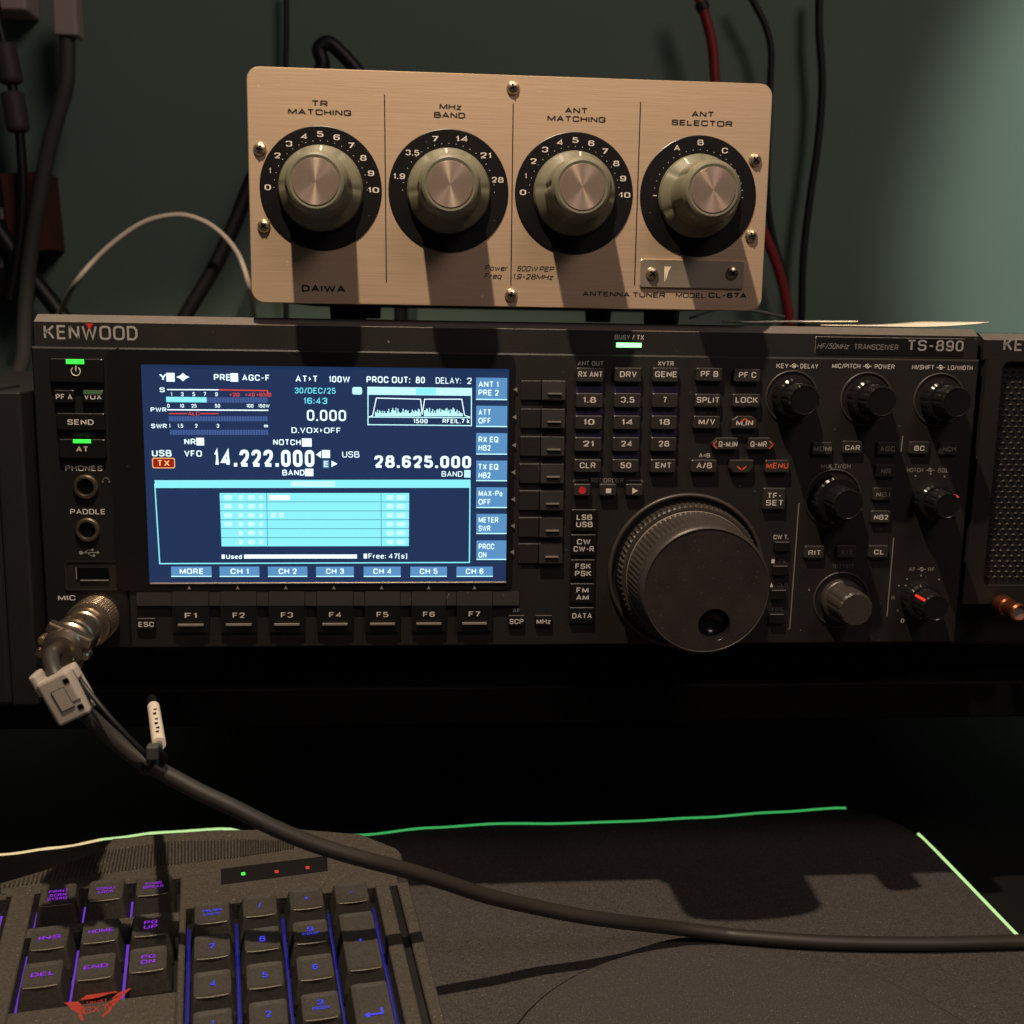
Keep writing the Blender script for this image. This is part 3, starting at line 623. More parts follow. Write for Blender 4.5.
def flut(n, d, lo, hi):
    return lambda i, a: 1-d*(max(0, math.cos(n*a))**3) if lo <= i <= hi else 1
def dual_knob(u, v, ro, ri, H, ringr=11.1, pointer=None, label=None, single=False):
    p = at(u, v, 0); m = MB(); x, z = p.x, p.z
    if single:
        m.lathe(x, z, [(ro, 0), (ro, -3), (ro-.5, -3.6), (ri+.6, -4), (ri+.3, -H+1), (ri-.5, -H), (ri-.9, -H)], 'dial_black', 96, flute=flut(12, .05, 3, 5))
    else:
        m.lathe(x, z, [(ro-.6, 0), (ro, -1), (ro-.3, -6.4), (ro-1.2, -7.2), (ri+.4, -7.4)], 'knob_black', 96, flute=flut(16, .05, 1, 2))
    k = m.build('control_knob', RAD)
    if label: k['label'] = label
    if not single:
        m = MB(); m.lathe(x, z, [(ri+.2, -7.4), (ri, -H+1), (ri-.7, -H), (ri-1, -H+.2)], 'knob_black', 96, flute=flut(12, .06, 0, 1))
        m.build('inner_knob', k)
    if ringr:
        m = MB(); m.torus(x, z, ringr, .5, -.1, 'dial_black'); m.build('knob_ring', RAD)
    if pointer is not None:
        m = MB(); a = pointer; c, s_ = math.cos(a), math.sin(a); r0 = ri+.12
        M = Matrix.Translation((x+r0*c, 0, z+r0*s_)) @ Matrix.Rotation(-a, 4, 'Y')
        m.box(-.25, .2, -H+.6, -8.4, -.55, .55, 'red_pointer', M); m.build('pointer_line', k)['label'] = 'red pointer line'
    return k
dual_knob(791.5, 397.3, 9, 6.6, 17)
dual_knob(866.3, 398.8, 9, 6.6, 17)
dual_knob(939.1, 399.6, 9, 6.6, 17)
dual_knob(833, 498, 10.6, 6.7, 18, 12.4)
dual_knob(930, 499.7, 8.2, 5.8, 17, None, .75)
dual_knob(840.9, 599.7, 9.5, 7.3, 18, 12.3, single=True)
dual_knob(918, 598, 8.4, 6.0, 18, None, 2.55)
# tuning dial
p = at(686, 571, 0); x, z = p.x, p.z
m = MB(); m.torus(x, z, 33.6, 1.0, -.6, 'dial_black', seg=96); m.lathe(x, z, [(31.6, 0), (31.4, -.4)], 'gloss_black', 64); m.build('dial_surround', RAD)
def kn(n, d, lo, hi): return lambda i, a: (1-d*(.5+.5*math.cos(n*a))) if lo <= i <= hi else 1
m = MB(); m.lathe(x, z, [(30, 0), (31, -3), (30.8, -8.4), (29.8, -9.2), (27, -9.3)], 'dial_black', 480, flute=kn(80, .036, 1, 2), smooth=False)
DIAL = m.build('tuning_dial', RAD)
m = MB(); m.lathe(x, z, [(26.5, -9), (28.4, -10.6), (28.2, -11.2), (27.9, -12), (27.3, -27.5), (27.0, -28.2), (26.9, -34.0), (26.4, -35.4), (25.7, -36), (25.4, -35.9), (25.2, -29.4)], 'dial_black', 480, flute=kn(80, .018, 3, 4), smooth=True, mats={1: 'trim_grey'})
m.build('finger_grip', DIAL)
m = MB()
# flat face with a round dished finger hole
q = at(714.5, 625, -36); N = 72; fx, fz = q.x, q.z
outer = [(x+25.5*math.cos(2*PI*k/N), -36.0, z+25.5*math.sin(2*PI*k/N)) for k in range(N)]
rim = [(x+24.9*math.cos(2*PI*k/N), -31.9, z+24.9*math.sin(2*PI*k/N)) for k in range(N)]
hole = lambda r, y: [(fx+r*math.cos(2*PI*k/N), y, fz+r*math.sin(2*PI*k/N)) for k in range(N)]
m.loops([outer, hole(6.8, -36.0)], 'dial_face', None, False, False); m.loops([hole(6.8, -36), hole(6.3, -35.4), hole(6.0, -33.5), hole(5.0, -31.4), hole(3.2, -30.4), hole(1.4, -30.0)], 'knob_black', None, False, True, smooth=True)
m.torus(x, z, 25.6, .28, -36.0, 'dial_black', seg=96)
m.build('dial_face', DIAL)

# ================================================================== speaker on the right
SPX = 398.6
SP = thing('external_speaker', 'black speaker with perforated grille standing right of the transceiver', 'speaker', (SPX+88, 150, -150))
m = MB(); m.rbox(SPX+1, SPX+176, 12, 300, -132, 9, 'case_black', None, 2); m.build('case', SP)
for fx in (SPX+30, SPX+148):
    m = MB(); m.lathe(0, 0, [(10, -3), (10, 10), (8, 15)], 'case_black', 24, Matrix.Translation((fx, 40, -135)) @ Matrix.Rotation(PI/2, 4, 'X')); m.build('foot', SP)
m = MB(); a = at(1023, 331, 2)
m.wedge(SPX+.6, SPX+176, [(12, -.6), (12, 10.6), (7.5, 10.6), (2.0, 7.8), (2.0, -.6)], 'panel_black', {2: 'strip_grey'})
txt(m, 'KENWOOD', 1000.5+43, 345, 86, 13, 2.0, 'logo_silver', .02); m.build('header_bar', SP)
g0 = at(1003, 362, 0); gx0 = g0.x; gz1 = g0.z+.3; gz0 = at(990, 586, 0).z; gx1 = SPX+166
m = MB(); o1 = [(SPX, -127), (SPX+177, -127), (SPX+177, -.7), (SPX, -.7)]
N4 = rrect((gx0+gx1)/2, (gz0+gz1)/2, gx1-gx0, gz1-gz0, 3.5, 6); n_ = len(N4)
def sq(o, x0, x1, z0, z1):   # point of the outer rectangle in the same direction
    cx, cz = (x0+x1)/2, (z0+z1)/2; r = []
    for px_, pz_ in o:
        dx, dz = (px_-cx)/((gx1-gx0)/2), (pz_-cz)/((gz1-gz0)/2); k = max(abs(dx), abs(dz)); r.append((cx+dx/k*(x1-x0)/2, cz+dz/k*(z1-z0)/2))
    return r
cxg, czg = (gx0+gx1)/2, (gz0+gz1)/2
def sq2(o):
    r = []
    for px_, pz_ in o:
        dx, dz = px_-cxg, pz_-czg
        kx = ((SPX+177-cxg) if dx > 0 else (cxg-SPX))/max(abs(dx), 1e-6); kz = ((-.7-czg) if dz > 0 else (czg+127))/max(abs(dz), 1e-6)
        k = min(kx, kz); r.append((cxg+dx*k, czg+dz*k))
    return r
O4 = sq2(N4)
m.loops([[(a_, 12, b_) for a_, b_ in O4], [(a_, 0, b_) for a_, b_ in O4], [(a_, 0, b_) for a_, b_ in N4], [(a_, 3.4, b_) for a_, b_ in N4]], 'panel_black', None, False, False)
m.build('front_panel', SP)
m = MB(); m.plate(rrect(cxg, czg, gx1-gx0+1, gz1-gz0+1, 3.5, 6), 6, 3.2, 'case_black')
r_ = 0; zc = gz1-2
while zc > gz0+1.4:
    xc = gx0+1.6+(1.75 if r_ % 2 else 0)
    while xc < gx1-1.4:
        m.add([(xc-1.25, 3.2, zc), (xc, 3.2, zc+.75), (xc+1.25, 3.2, zc), (xc, 3.2, zc-.75), (xc, 2.2, zc+.1)], [(0,4,1), (1,4,2), (2,4,3), (3,4,0)], 'button_black')
        xc += 3.5
    zc -= 2.42; r_ += 1
m.build('grille', SP)['label'] = 'black woven-looking speaker grille'
# copper coloured plug in the speaker front
p = at(1008, 607, -8); m = MB()
m.lathe(p.x, p.z, [(2.6, -.1), (2.6, -2), (4.2, -2.2), (4.5, -4), (4.2, -8), (3.6, -9), (3.6, -14), (4.0, -15), (4.0, -17.4), (3.2, -18.2), (3.1, -17)], 'copper', 40, mats={'cap': 'trim_grey'})
tag(m.build('audio_plug'), 'small copper coloured plug in the lower front of the right-hand speaker', 'plug')

# ================================================================== dark box at the left
LB = thing('equipment_box', 'plain dark grey box standing left of the transceiver', 'box', (-60, 70, -150))
R0 = Matrix.Translation((-3.0, -6, 0))
m = MB(); m.rbox(-150, -11.0, .8, 34, -149.9, -17.2, 'case_black', R0, 1.5); m.build('front_baffle', LB)
m = MB(); m.rbox(-10.8, 0, 0, 30, -149.9, -18.6, 'case_black', R0, .8); m.build('corner_trim', LB)
m = MB(); m.rbox(-148, -6, 34, 190, -149.9, -20, 'case_black', R0, 1.5); m.build('case', LB)

# ================================================================== antenna tuner
TX0, TX1, TZ0, TZ1 = 88.1, 299.2, 18.2, 109.3
TU = thing('antenna_tuner', 'champagne coloured antenna tuner with four round knobs on top of the radio', 'tuner', ((TX0+TX1)/2, 120, 12.2))
CWV[0] = 6.6
m = MB(); tcx, tcz = (TX0+TX1)/2, (TZ0+TZ1)/2
m.plate(rrect(tcx, tcz, TX1-TX0, TZ1-TZ0, 5, 8), 1.2, -1.2, 'champagne', .35, top='champagne_edge')
def tt(s_, u, v, w, h, mt='print_black', **k): txt(m, s_, u, v, w, h, -1.2, mt, **k)
tt('TR', 320, 103.4, 14.5, 5.4, bold=.055); tt('MATCHING', 319.7, 112.2, 59.5, 5.4, bold=.055)
tt('MHz', 450.7, 106.8, 21.5, 5.4, bold=.055); tt('BAND', 449.6, 115.2, 30, 5.4, bold=.055)
tt('ANT', 576, 110.6, 21.5, 5.4, bold=.055); tt('MATCHING', 576.5, 119, 56.7, 5.4, bold=.055)
tt('ANT', 702.5, 114.2, 21.5, 5.4, bold=.055); tt('SELECTOR', 702, 123.2, 60.3, 5.4, bold=.055)
tt('DAIWA', 323.5, 288.6, 42, 6.6, bold=.075)
tt('Power', 496.2, 268, 23, 5, shear=.3, bold=.02); tt('Freq', 493, 276, 17.5, 5, shear=.3, bold=.02)
tt('500W PEP', 535.6, 268.8, 37, 5, shear=.3, bold=.02); tt('1.9-28MHz', 533.6, 276.8, 40, 5, shear=.3, bold=.02)
tt('ANTENNA TUNER', 624, 294.4, 83, 4.8, bold=.045); tt('MODEL', 690.5, 295.4, 30, 4.6, bold=.03); tt('CL-67A', 727.5, 295.4, 39, 5.4, bold=.07)
for q in (((384.5,95),(386.4,282.4)), ((513.2,103.8),(510.9,285)), ((640.5,102.4),(634.5,285))): pline(m, q, 1.1, -1.2, 'print_black', -.06)
m.build('front_panel', TU); CWV[0] = 4.3
m = MB(); m.rbox(TX0+4, TX1-4, 1.2, 235, TZ0+.6, TZ1-3, 'case_black', None, 1.5); m.build('case', TU)
for fx in (at(348, 300, 25).x, at(662, 300, 25).x):
    for fy in (25, 205):
        m = MB(); m.lathe(0, 0, [(7.5, 0), (8, -6.8)], 'case_black', 24, Matrix.Translation((fx, fy, 12.2)) @ Matrix.Rotation(-PI/2, 4, 'X')); m.build('foot', TU)
def disc(u, v, marks, pang):
    p = at(u, v, -1.2); m = MB(); x, z = p.x, p.z; k = 1/S*.998
    m.lathe(x, z, [(24.2, -1.2), (24.2, -1.5), (23.9, -1.7)], 'dial_disc', 96)
    for s_, a, r in marks:
        a = math.radians(a); q = (x+r*math.cos(a)*24.2, -1.7, z+r*math.sin(a)*24.2)
        m.text(s_, MT(q, -.1), 'disc_print', {'1': None, '-': 1.6, '10': 4.4, '14': 4.6, '21': 4.4, '28': 4.8, '1.9': 4.6, '3.5': 5.4}.get(s_, 2.5), 2.15, .02)
    for a in range(0, 181, 9):
        a = math.radians(a); c, s_ = math.cos(a), math.sin(a)
        m.lathe(x+c*18.5, z+s_*18.5, [(.16, -1.7), (.16, -1.8)], 'disc_print', 8)
    m.build('dial_plate', TU)
    # knob: olive flared skirt, fluted body, spun metal cap
    def fl(i, a):
        if i in (3, 4):
            return 1-.07*max(0, math.cos(6*(a-pang-PI/6)))**6
        return 1
    m = MB(); m.lathe(x, z, [(16.6, -1.8), (16.8, -2.6), (16.2, -4.4), (12.8, -7.6), (12.2, -21), (11.8, -23.4), (10.8, -25.6), (9.9, -26), (8.8, -25.8)], 'olive_knob', 144, flute=fl)
    c, s_ = math.cos(pang), math.sin(pang)
    M = Matrix.Translation((x, 0, z)) @ Matrix.Rotation(-pang, 4, 'Y')
    m.add([(16.25, -4.6, -.35), (16.25, -4.6, .35), (13.2, -7.5, .35), (13.2, -7.5, -.35)], [(0,1,2,3)], 'disc_print', M)
    kb_ = m.build('tuner_knob', TU)
    m = MB(); m.lathe(0, 0, [(8.8, -25.6), (8.6, -26.1)], 'nickel', 64)
    me = m.build('metal_cap', None); me.parent = kb_; me.location = (Vector((x, 0, z))-ROOTLOC[TU.name])/1000
    # face spun about its own centre
    m2 = me.data
    off = ROOTLOC[me.name]
    for vv in m2.vertices: vv.co = vv.co + off/1000
    m2.materials[0] = MATS['spun_metal']
digits = [(str(i), 180-18*i, .865) for i in range(11)]
disc(321, 188.8, digits, math.radians(88))
disc(448.6, 191.3, [('1.9',165,.85), ('3.5',135,.85), ('7',105,.86), ('14',76,.87), ('21',44,.85), ('28',14,.84)], math.radians(94))
disc(574, 193.8, digits, math.radians(84))
disc(698, 196.6, [('-',180,.75), ('A',117,.88), ('B',90,.88), ('C',61,.87)], math.radians(116))
def screw(m, x, z, y, r=2.7, mt='screw_metal', rot=.3):
    m.lathe(x, z, [(r, y), (r*.97, y-.5), (r*.8, y-1.1), (r*.45, y-1.5), (r*.2, y-1.6)], mt, 28)
    for a in (rot, rot+PI/2):
        M = Matrix.Translation((x, y-1.45, z)) @ Matrix.Rotation(a, 4, 'Y'); m.box(-r*.5, r*.5, -.28, .3, -.28, .28, 'hole_black', M)
for i, (u, v) in enumerate(((260,149), (264,226), (513,88), (511,295), (755,160), (751,236))):
    p = at(u, v, -1.2); m = MB(); screw(m, p.x, p.z, -1.2, rot=.3+i*.5); m.build('screw', TU)
m = MB(); a = at(640.8, 258.8, -2); b = at(743.6, 288.2, -2); a.z = at(692, 260, -2).z; b.z = at(692, 288, -2).z
m.plate(rrect((a.x+b.x)/2, (a.z+b.z)/2, b.x-a.x, a.z-b.z, .8), -1.2, -2.2, 'plate_silver', .2, top='champagne_edge')
pline(m, [(664.8,266.5), (664.8,281)], .9, -2.2, 'paper', -.06); poly(m, [(664.5,266.6), (671.5,266.6), (668.5,271.5), (666,280)], -2.2, 'paper', -.08)
pl = m.build('label_plate', TU); pl['label'] = 'small blank metal plate held by two screws'
for u, v, mt in ((652,273.6,'screw_metal'), (732,273.2,'nickel')):
    p = at(u, v, -2.2); m = MB(); screw(m, p.x, p.z, -2.2, 2.7, mt, .8); m.build('screw', pl)

# ================================================================== paper sheets on the radio
def sheet(pts, z0, lift, name, label, nx=14, ny=6):
    (xa, xb, ya, yb) = pts; m = MB(); top = []; 
    for lvl in (0, .5):
        for j in range(ny+1):
            for i in range(nx+1):
                s_, q = i/nx, j/ny; top.append((xa+(xb-xa)*s_+(q*12), ya+(yb-ya)*q, z0+lvl+lift(s_, q)))
    fs = []; K = (nx+1)*(ny+1)
    for j in range(ny):
        for i in range(nx):
            a = j*(nx+1)+i; fs.append((a+K, a+K+1, a+K+nx+2, a+K+nx+1)); fs.append((a, a+nx+1, a+nx+2, a+1))
    for i in range(nx): fs.append((i, i+1, i+1+K, i+K)); q = ny*(nx+1)+i; fs.append((q+1, q, q+K, q+1+K))
    for j in range(ny): a = j*(nx+1); fs.append((a, a+K, a+nx+1+K, a+nx+1)); b = a+nx; fs.append((b, b+nx+1, b+nx+1+K, b+K))
    m.add(top, fs, 'paper', None, True); return tag(m.build(name), label, 'paper')
sheet((at(828,320,20).x, at(985,320,20).x, 16, 116), 12.6, lambda s_, q: max(0, (s_-.45))**2*8, 'paper_sheet', 'cream paper sheet curling up at the right end of the radio top')
sheet((at(722,320,70).x, at(830,320,70).x, 34, 116), 13.4, lambda s_, q: 1.2*s_, 'paper_sheet', 'cream folded paper beside the tuner on the radio top')

# ================================================================== cables behind
def cable(pts, r, mt, name, label, Y=350, cat='cable', down=True):
    m = MB(); P = [at(q[0], q[1], q[2] if len(q) > 2 else Y) for q in pts]
    if down: P += [Vector((P[-1].x, max(Y, 345), -60)), Vector((P[-1].x, max(Y, 345), -180)), Vector((P[-1].x, max(Y, 345), DESKZ+.5))]
    m.tube(P, r, mt, 12, 8)
    return tag(m.build(name), label, cat)
K = lambda px_, Y=350: px_/F*(Y-CAM.y)/2
t = thing('power_cable', 'slate grey cable hanging from a pale plug at the upper left', 'cable', at(67, 38, 350))
m = MB(); a = at(54, -30, 350); b = at(81, 38, 350); m.rbox(a.x, b.x, 342, 358, b.z, a.z, 'plug_pink', None, 1.2); m.build('plug', t)
m = MB(); m.tube([at(u, v, 350) for u, v in ((67,30), (67.5,60), (66,85), (58,115), (48,152), (39,200), (31,250), (26,300), (24,350), (24,420))]+[Vector((-56, 348, -160)), Vector((-56, 348, DESKZ+1))], K(14), 'cable_slate', 14, 8); m.build('cord', t)
t = thing('adapter_cable', 'black cable with a two-piece inline coupler at the far left', 'cable', at(14, 88, 356))
m = MB(); m.tube([at(u, v, 356) for u, v in ((-8,-20), (-2,20), (4,45), (12,85), (18,115), (21,150), (23,190), (20,240), (10,300))], K(9), 'cable_black', 12, 8); m.build('cord', t)
for (u0, v0, u1, v1) in ((4,44,12,84), (12,92,19,132)):
    m = MB(); A = at(u0, v0, 356); B = at(u1, v1, 356); m.tube([A+(B-A)*k for k in (0, .06, .15, .5, .85, .94, 1)], 0, 'plug_brown', 16, raw=True, radf=lambda s_: K(21)*(0.75 if s_ in (0, 1) else 1)); m.build('coupler', t)
m = MB(); a = at(-30, -40, 380); b = at(30, 13, 380); m.rbox(a.x, b.x, 372, 402, b.z, a.z, 'plug_pink', None, 1.5); tag(m.build('wall_socket'), 'pale pink box on the wall in the top left corner', 'socket')
m = MB(); A = [at(u, v, 385) for u, v in ((8,176), (50,174), (58,250), (18,254))]
m.loops([[(q.x, 370, q.z) for q in A], [(q.x, 402, q.z) for q in A]], 'wood_brown'); tag(m.build('wooden_block'), 'dark reddish brown block on the wall behind the left cables', 'block')
m = MB(); a = at(-40, 178, 372); b = at(24, 300, 372); m.rbox(a.x, b.x, 372, 402, b.z, a.z, 'cable_black', None, 3)
for v in (214, 262): q = at(3, v, 372); m.rbox(q.x-2, q.x+.6, 370.6, 372, q.z-4, q.z+4, 'trim_grey', None, .4)
tag(m.build('power_adapter'), 'black adapter among the cables at the left edge', 'adapter')
cable([(-20,205,365), (5,240,365), (30,275,366), (62,316,366), (90,360,366)], K(17, 320), 'cable_black', 'thick_cable', 'thick black cable slanting down behind the radio at far left', 372)
cable([(40,350,352), (60,312,346), (75,284), (98,257), (125,234), (150,220), (180,215), (205,222), (225,237), (240,258), (250,290), (254,320,348), (254,335,352)], K(5, 300), 'cable_white', 'thin_cable', 'thin whitish cable making an arch left of the tuner', 300)
cable([(175,335), (190,308), (214,268), (234,225), (252,180), (272,140), (300,95), (322,68), (319,50), (328,43), (340,52), (358,72), (385,110), (400,160)], K(14, 330), 'cable_black', 'coaxial_cable', 'thick black cable rising behind the tuner and looping over its top edge', 330)
cable([(286,-20), (286.5,30), (285.5,68), (285,130), (284,200)], K(5, 385), 'cable_black', 'thin_cable', 'thin black cable hanging straight down above the tuner near its left side', 385)
t = thing('red_cable', 'red cable with a black band hanging behind the right side of the tuner', 'cable', at(706, 20, 360))
m = MB(); m.tube([at(u, v, 360) for u, v in ((694,-20), (700,0), (707,22), (713,50), (715.5,85), (722,130), (745,190), (767,240), (779,272), (786,300), (790,330))]+[Vector((at(790,330,360).x+3, 360, -60)), Vector((at(790,330,360).x+4, 360, DESKZ+1))], K(10, 360), 'cable_red', 12, 8); m.build('cord', t)
m = MB(); m.tube([at(700.5,2.5,360), at(704,10,360)], K(13, 360), 'cable_black', 14, raw=True); m.build('cable_tie', t)
cable([(745,-15), (755,5), (765,25), (771,50), (770,85), (768,140), (767,190), (770,222), (777,252), (785,280), (789,315), (790,340)], K(6.5, 375), 'cable_black', 'black_cable', 'black cable curving down just right of the tuner', 375)
cable([(819.5,-15), (819,30), (822,75), (821,110), (817,150), (809,205), (803,260), (801,330)], K(7.5, 380), 'cable_black', 'black_cable', 'black cable hanging down the wall, the rightmost cable', 380)
cable([(690,318,240), (720,309,250), (755,311,250), (785,317,240)], .9, 'cable_black', 'thin_cable', 'thin black lead lying low behind the tuner near the folded paper', 240, 'cable', False)

# ================================================================== microphone cable with plug
MC = thing('microphone_cable', 'thick grey microphone cable plugged into the radio and trailing over the keyboard', 'cable', (at(98,612,0).x, -30, at(98,612,0).z-12))
pc = at(98, 616, 0); x, z = pc.x, pc.z
m = MB(); n = 192
m.lathe(x, z, [(8.6, -.1), (8.8, -1.0)], 'nickel', 48)
m.lathe(x, z, [(8.8, -1), (9.5, -1.8), (9.5, -14.5), (9.1, -15.6), (8.0, -16)], 'nickel', 240, flute=lambda i, a: 1-.035*(.5+.5*math.cos(48*a+i*0)) if i in (1, 2) else 1, smooth=False, mats={2: 'nickel'})
for k in range(6): m.torus(x, z, 9.4, .2, -3-k*2.0, 'nickel', seg=60)
m.build('coupling_ring', MC)['label'] = 'knurled nickel coupling ring'
m = MB()
m.lathe(x, z, [(7.8, -15.5), (7.9, -22), (7.3, -22.6), (7.3, -26), (7.9, -26.6), (7.9, -34), (7.4, -35), (7.4, -37), (8.4, -37.6), (8.5, -40.6), (7.7, -41.4), (7.9, -47), (7.4, -49), (5.4, -50), (4, -50.4)], 'nickel', 64)
for k in range(5):
    a = math.radians(70+k*22); M = Matrix.Translation((x, 0, z)) @ Matrix.Rotation(-a, 4, 'Y'); m.box(7.6, 8.4, -33, -29, -1.1, 1.1, 'nickel', M)
PB = m.build('plug_body', MC)
m = MB()
for a in (math.radians(160), math.radians(-25)):
    cx, cz = x+8.4*math.cos(a), z+8.4*math.sin(a); m.lathe(cx, cz, [(1.6, -41), (1.6, -46), (1.2, -47), (1.0, -47)], 'screw_metal', 24)
M = Matrix.Translation((x, 0, z)) @ Matrix.Rotation(math.radians(25), 4, 'Y')
m.rbox(-8.8, 8.8, -47.6, -42, 3.2, 7.4, 'nickel', M, .8); m.rbox(-8.8, 8.8, -47.6, -42, -7.4, -3.2, 'nickel', M, .8)
m.build('cord_clamp', MC)
w0 = Vector((x, -49, z))
on_ = lambda u, v, Y: at(u, v, Y)
pts = [w0+Vector((-2.4, 1, -1)), at(51,655,-55), at(51.5,664,-60), at(56,677,-65), at(65,694,-67), at(80,708,-67), at(94,721,-67), at(117,742,-67), at(140.6,760,-68), at(169,775.5,-69), at(199,791.6,-70), at(234,808,-70.5), at(270,826,-70.5), at(312,843.5,-69), at(361,858.5,-66), at(402,869,-61), at(443,881.5,-55), at(487,896,-48.5), at(530,906,-41), at(580,916,-35), at(623,922,-28)]
pts += [on(u, v, zz_) for u, v, zz_ in ((674,928,-253.5), (720,934,-258), (742,936.5,-258.3), (811,941.5,-258.5), (879,943.5,-258.5), (950,943.5,-258.5), (1024,941.5,-258.5), (1120,940,-258.5))]
m = MB(); m.tube(pts, 3.1, 'cable_grey', 20, 8); m.build('cord', MC)
# ferrite clip around the cord
A = at(54, 671, -68); B = at(80.5, 717, -68); ax = (B-A).normalized(); mid = (A+B)/2
dep = Vector((0, 1, 0)); sx = ax.cross(dep).normalized(); dep = sx.cross(ax)
FM = Matrix((( sx.x, dep.x, ax.x, mid.x), (sx.y, dep.y, ax.y, mid.y), (sx.z, dep.z, ax.z, mid.z), (0,0,0,1)))
Lh = (B-A).length/2*.9
if (FM @ Vector((1,0,0))-mid).x < 0: pass
m = MB(); FM = FM @ Matrix.Diagonal((.86,1,1,1)); m.rbox(-7.2, 7.2, -6.0, .4, -Lh, Lh, 'ferrite_grey', FM, 1.0); m.rbox(-7.2, 7.2, .6, 7.0, -Lh, Lh, 'ferrite_grey', FM, 1.0)
m.box(-2.6, 3.4, -6.35, -5.9, -4.2, 4.2, 'print_dim', FM); m.box(-2.2, 3.0, -6.5, -6.0, -3.8, 3.8, 'ferrite_grey', FM)
FE = m.build('ferrite_clip', MC); FE['label'] = 'pale grey plastic noise filter clipped round the cord'
m = MB()
sgn = 1 if (sx.x > 0) else -1
m.rbox(min(-sgn*5.4, -sgn*8.8), max(-sgn*5.4, -sgn*8.8), -5, 4, -Lh-3.4, -Lh+5, 'ferrite_grey', FM, .8); m.rbox(min(-sgn*7.0, -sgn*8.2), max(-sgn*7.0, -sgn*8.2), -4, 4, -Lh+6, Lh-1.5, 'ferrite_grey', FM, .5)
m.build('hinge', FE)
m = MB()
for zz_ in (-Lh+3.2, Lh-3.6): m.box(min(sgn*4.2, sgn*6.4), max(sgn*4.2, sgn*6.4), -6.2, -5.8, zz_-.9, zz_+.9, 'hole_black', FM); m.rbox(min(sgn*6.8, sgn*7.7), max(sgn*6.8, sgn*7.7), 0, 4.4, zz_-2, zz_+2, 'ferrite_grey', FM, .3)
m.box(min(0, sgn*7.1), max(0, sgn*7.1), -6.2, -5.9, Lh-6.6, Lh-6.2, 'print_dim', FM)
m.build('latch', FE)
# thin lead, tie and marker sleeve
m = MB(); m.tube([w0+Vector((4.2, .5, -3)), w0+Vector((5.6, -4, -5)), at(80,680,-66), at(98,703,-72), at(115,723,-74), at(130,739,-74), at(143,752,-73), at(148,758,-72)], 1.0, 'cable_black', 10, 8); m.build('thin_lead', MC)
tp = at(149, 765, -68.3); td = (at(169,775.5,-69)-at(140.6,760,-68)).normalized()
m = MB(); m.tube([tp-td*1.4, tp+td*1.4], 4.0, 'cable_black', 20, raw=True); h0 = at(153, 752, -74); m.rbox(h0.x-2.2, h0.x+2.2, -76, -71, h0.z-2.6, h0.z+2.6, 'cable_slate', None, .6)
m.tube([at(156,748,-74), at(162,753,-73), at(165,759,-71), at(161,765,-70)], 1.1, 'cable_black', 10, 4); m.tube([at(151,757,-74), at(147,764,-73)], 1.1, 'cable_slate', 10, raw=True)
m.build('cable_tie', MC)
m = MB(); T0 = at(159, 744, -68); T1 = at(153.5, 707, -14); T2 = at(151.8, 699, -2)
m.tube([T1, T2], 2.1, 'cable_black', 18, raw=True); m.tube([T0, T1], 2.5, 'sleeve_white', 20, raw=True); m.tube([at(158.5,750,-73), T0], 1.4, 'nickel', 12, raw=True)
dT = (T1-T0).normalized(); up = (CAM-(T0+T1)/2); up = (up-dT*up.dot(dT)).normalized(); sd = dT.cross(up)
for i, (s0, s1) in enumerate(((.12,.17), (.22,.27), (.33,.39), (.46,.5), (.6,.66), (.73,.77))):
    o_ = -.5+.35*(i % 2); c0 = T0+(T1-T0)*s0+up*2.53; c1 = T0+(T1-T0)*s1+up*2.53
    m.add([c0+sd*o_, c1+sd*o_, c1+sd*(o_+1.3), c0+sd*(o_+1.1)], [(0,1,2,3)], 'hole_black')
m.build('marker_sleeve', MC)['label'] = 'white marker sleeve with a black end'

# ================================================================== mouse pad with lit rim
MP = thing('mouse_pad', 'long dark fabric mouse pad with a glowing green rim', 'mouse pad', (0, -140, DESKZ))
PX0, PX1, PY0, PY1, PR = -480.0, 430.0, -430.0, 111.0, 34.0
def pad_outline(off, n=10):
    o = []
    for cx, cy, a in ((PX1-PR, PY1-PR, 0), (PX0+PR, PY1-PR, PI/2), (PX0+PR, PY0+PR, PI), (PX1-PR, PY0+PR, 1.5*PI)):
        for k in range(n+1):
            t_ = a+PI/2*k/n; o.append((cx+(PR+off)*math.cos(t_), cy+(PR+off)*math.sin(t_)))
    return o
def wav(x):   # the far rim is not quite straight on the desk
    return 0
# denser far edge
def far(x):
    import bisect
    xs = [-480, -80, -58, -30, -7, 17, 51, 75, 125, 162, 201, 234, 270, 314, 360, 399]; ys = [60, 80, 85, 92, 101, 107, 110, 98, 99, 106, 109.5, 108, 109, 112, 117, 121]
    i = max(1, min(len(xs)-1, bisect.bisect(xs, x))); t_ = (x-xs[i-1])/(xs[i]-xs[i-1]); t_ = t_*t_*(3-2*t_); return ys[i-1]+(ys[i]-ys[i-1])*t_
edge = [(x_, far(x_)) for x_ in range(-480, 400, 10)] + [(400, 121), (408, 119), (415, 114), (421, 106), (426, 98), (429, 88)] + [(430, y_) for y_ in range(80, -430, -30)] + [(430, -430), (-480, -430)]
m = MB(); m.loops([[(a_, b_, DESKZ+.1) for a_, b_ in edge], [(a_, b_, PADZ-.4) for a_, b_ in edge], [(a_, b_, PADZ) for a_, b_ in [(q[0]*.998, q[1]*.995) for q in edge]]], 'pad_cloth'); m.build('pad_surface', MP)
m = MB()
L = [(x_, far(x_)+1, PADZ-.6) for x_ in range(-480, 404, 6)]
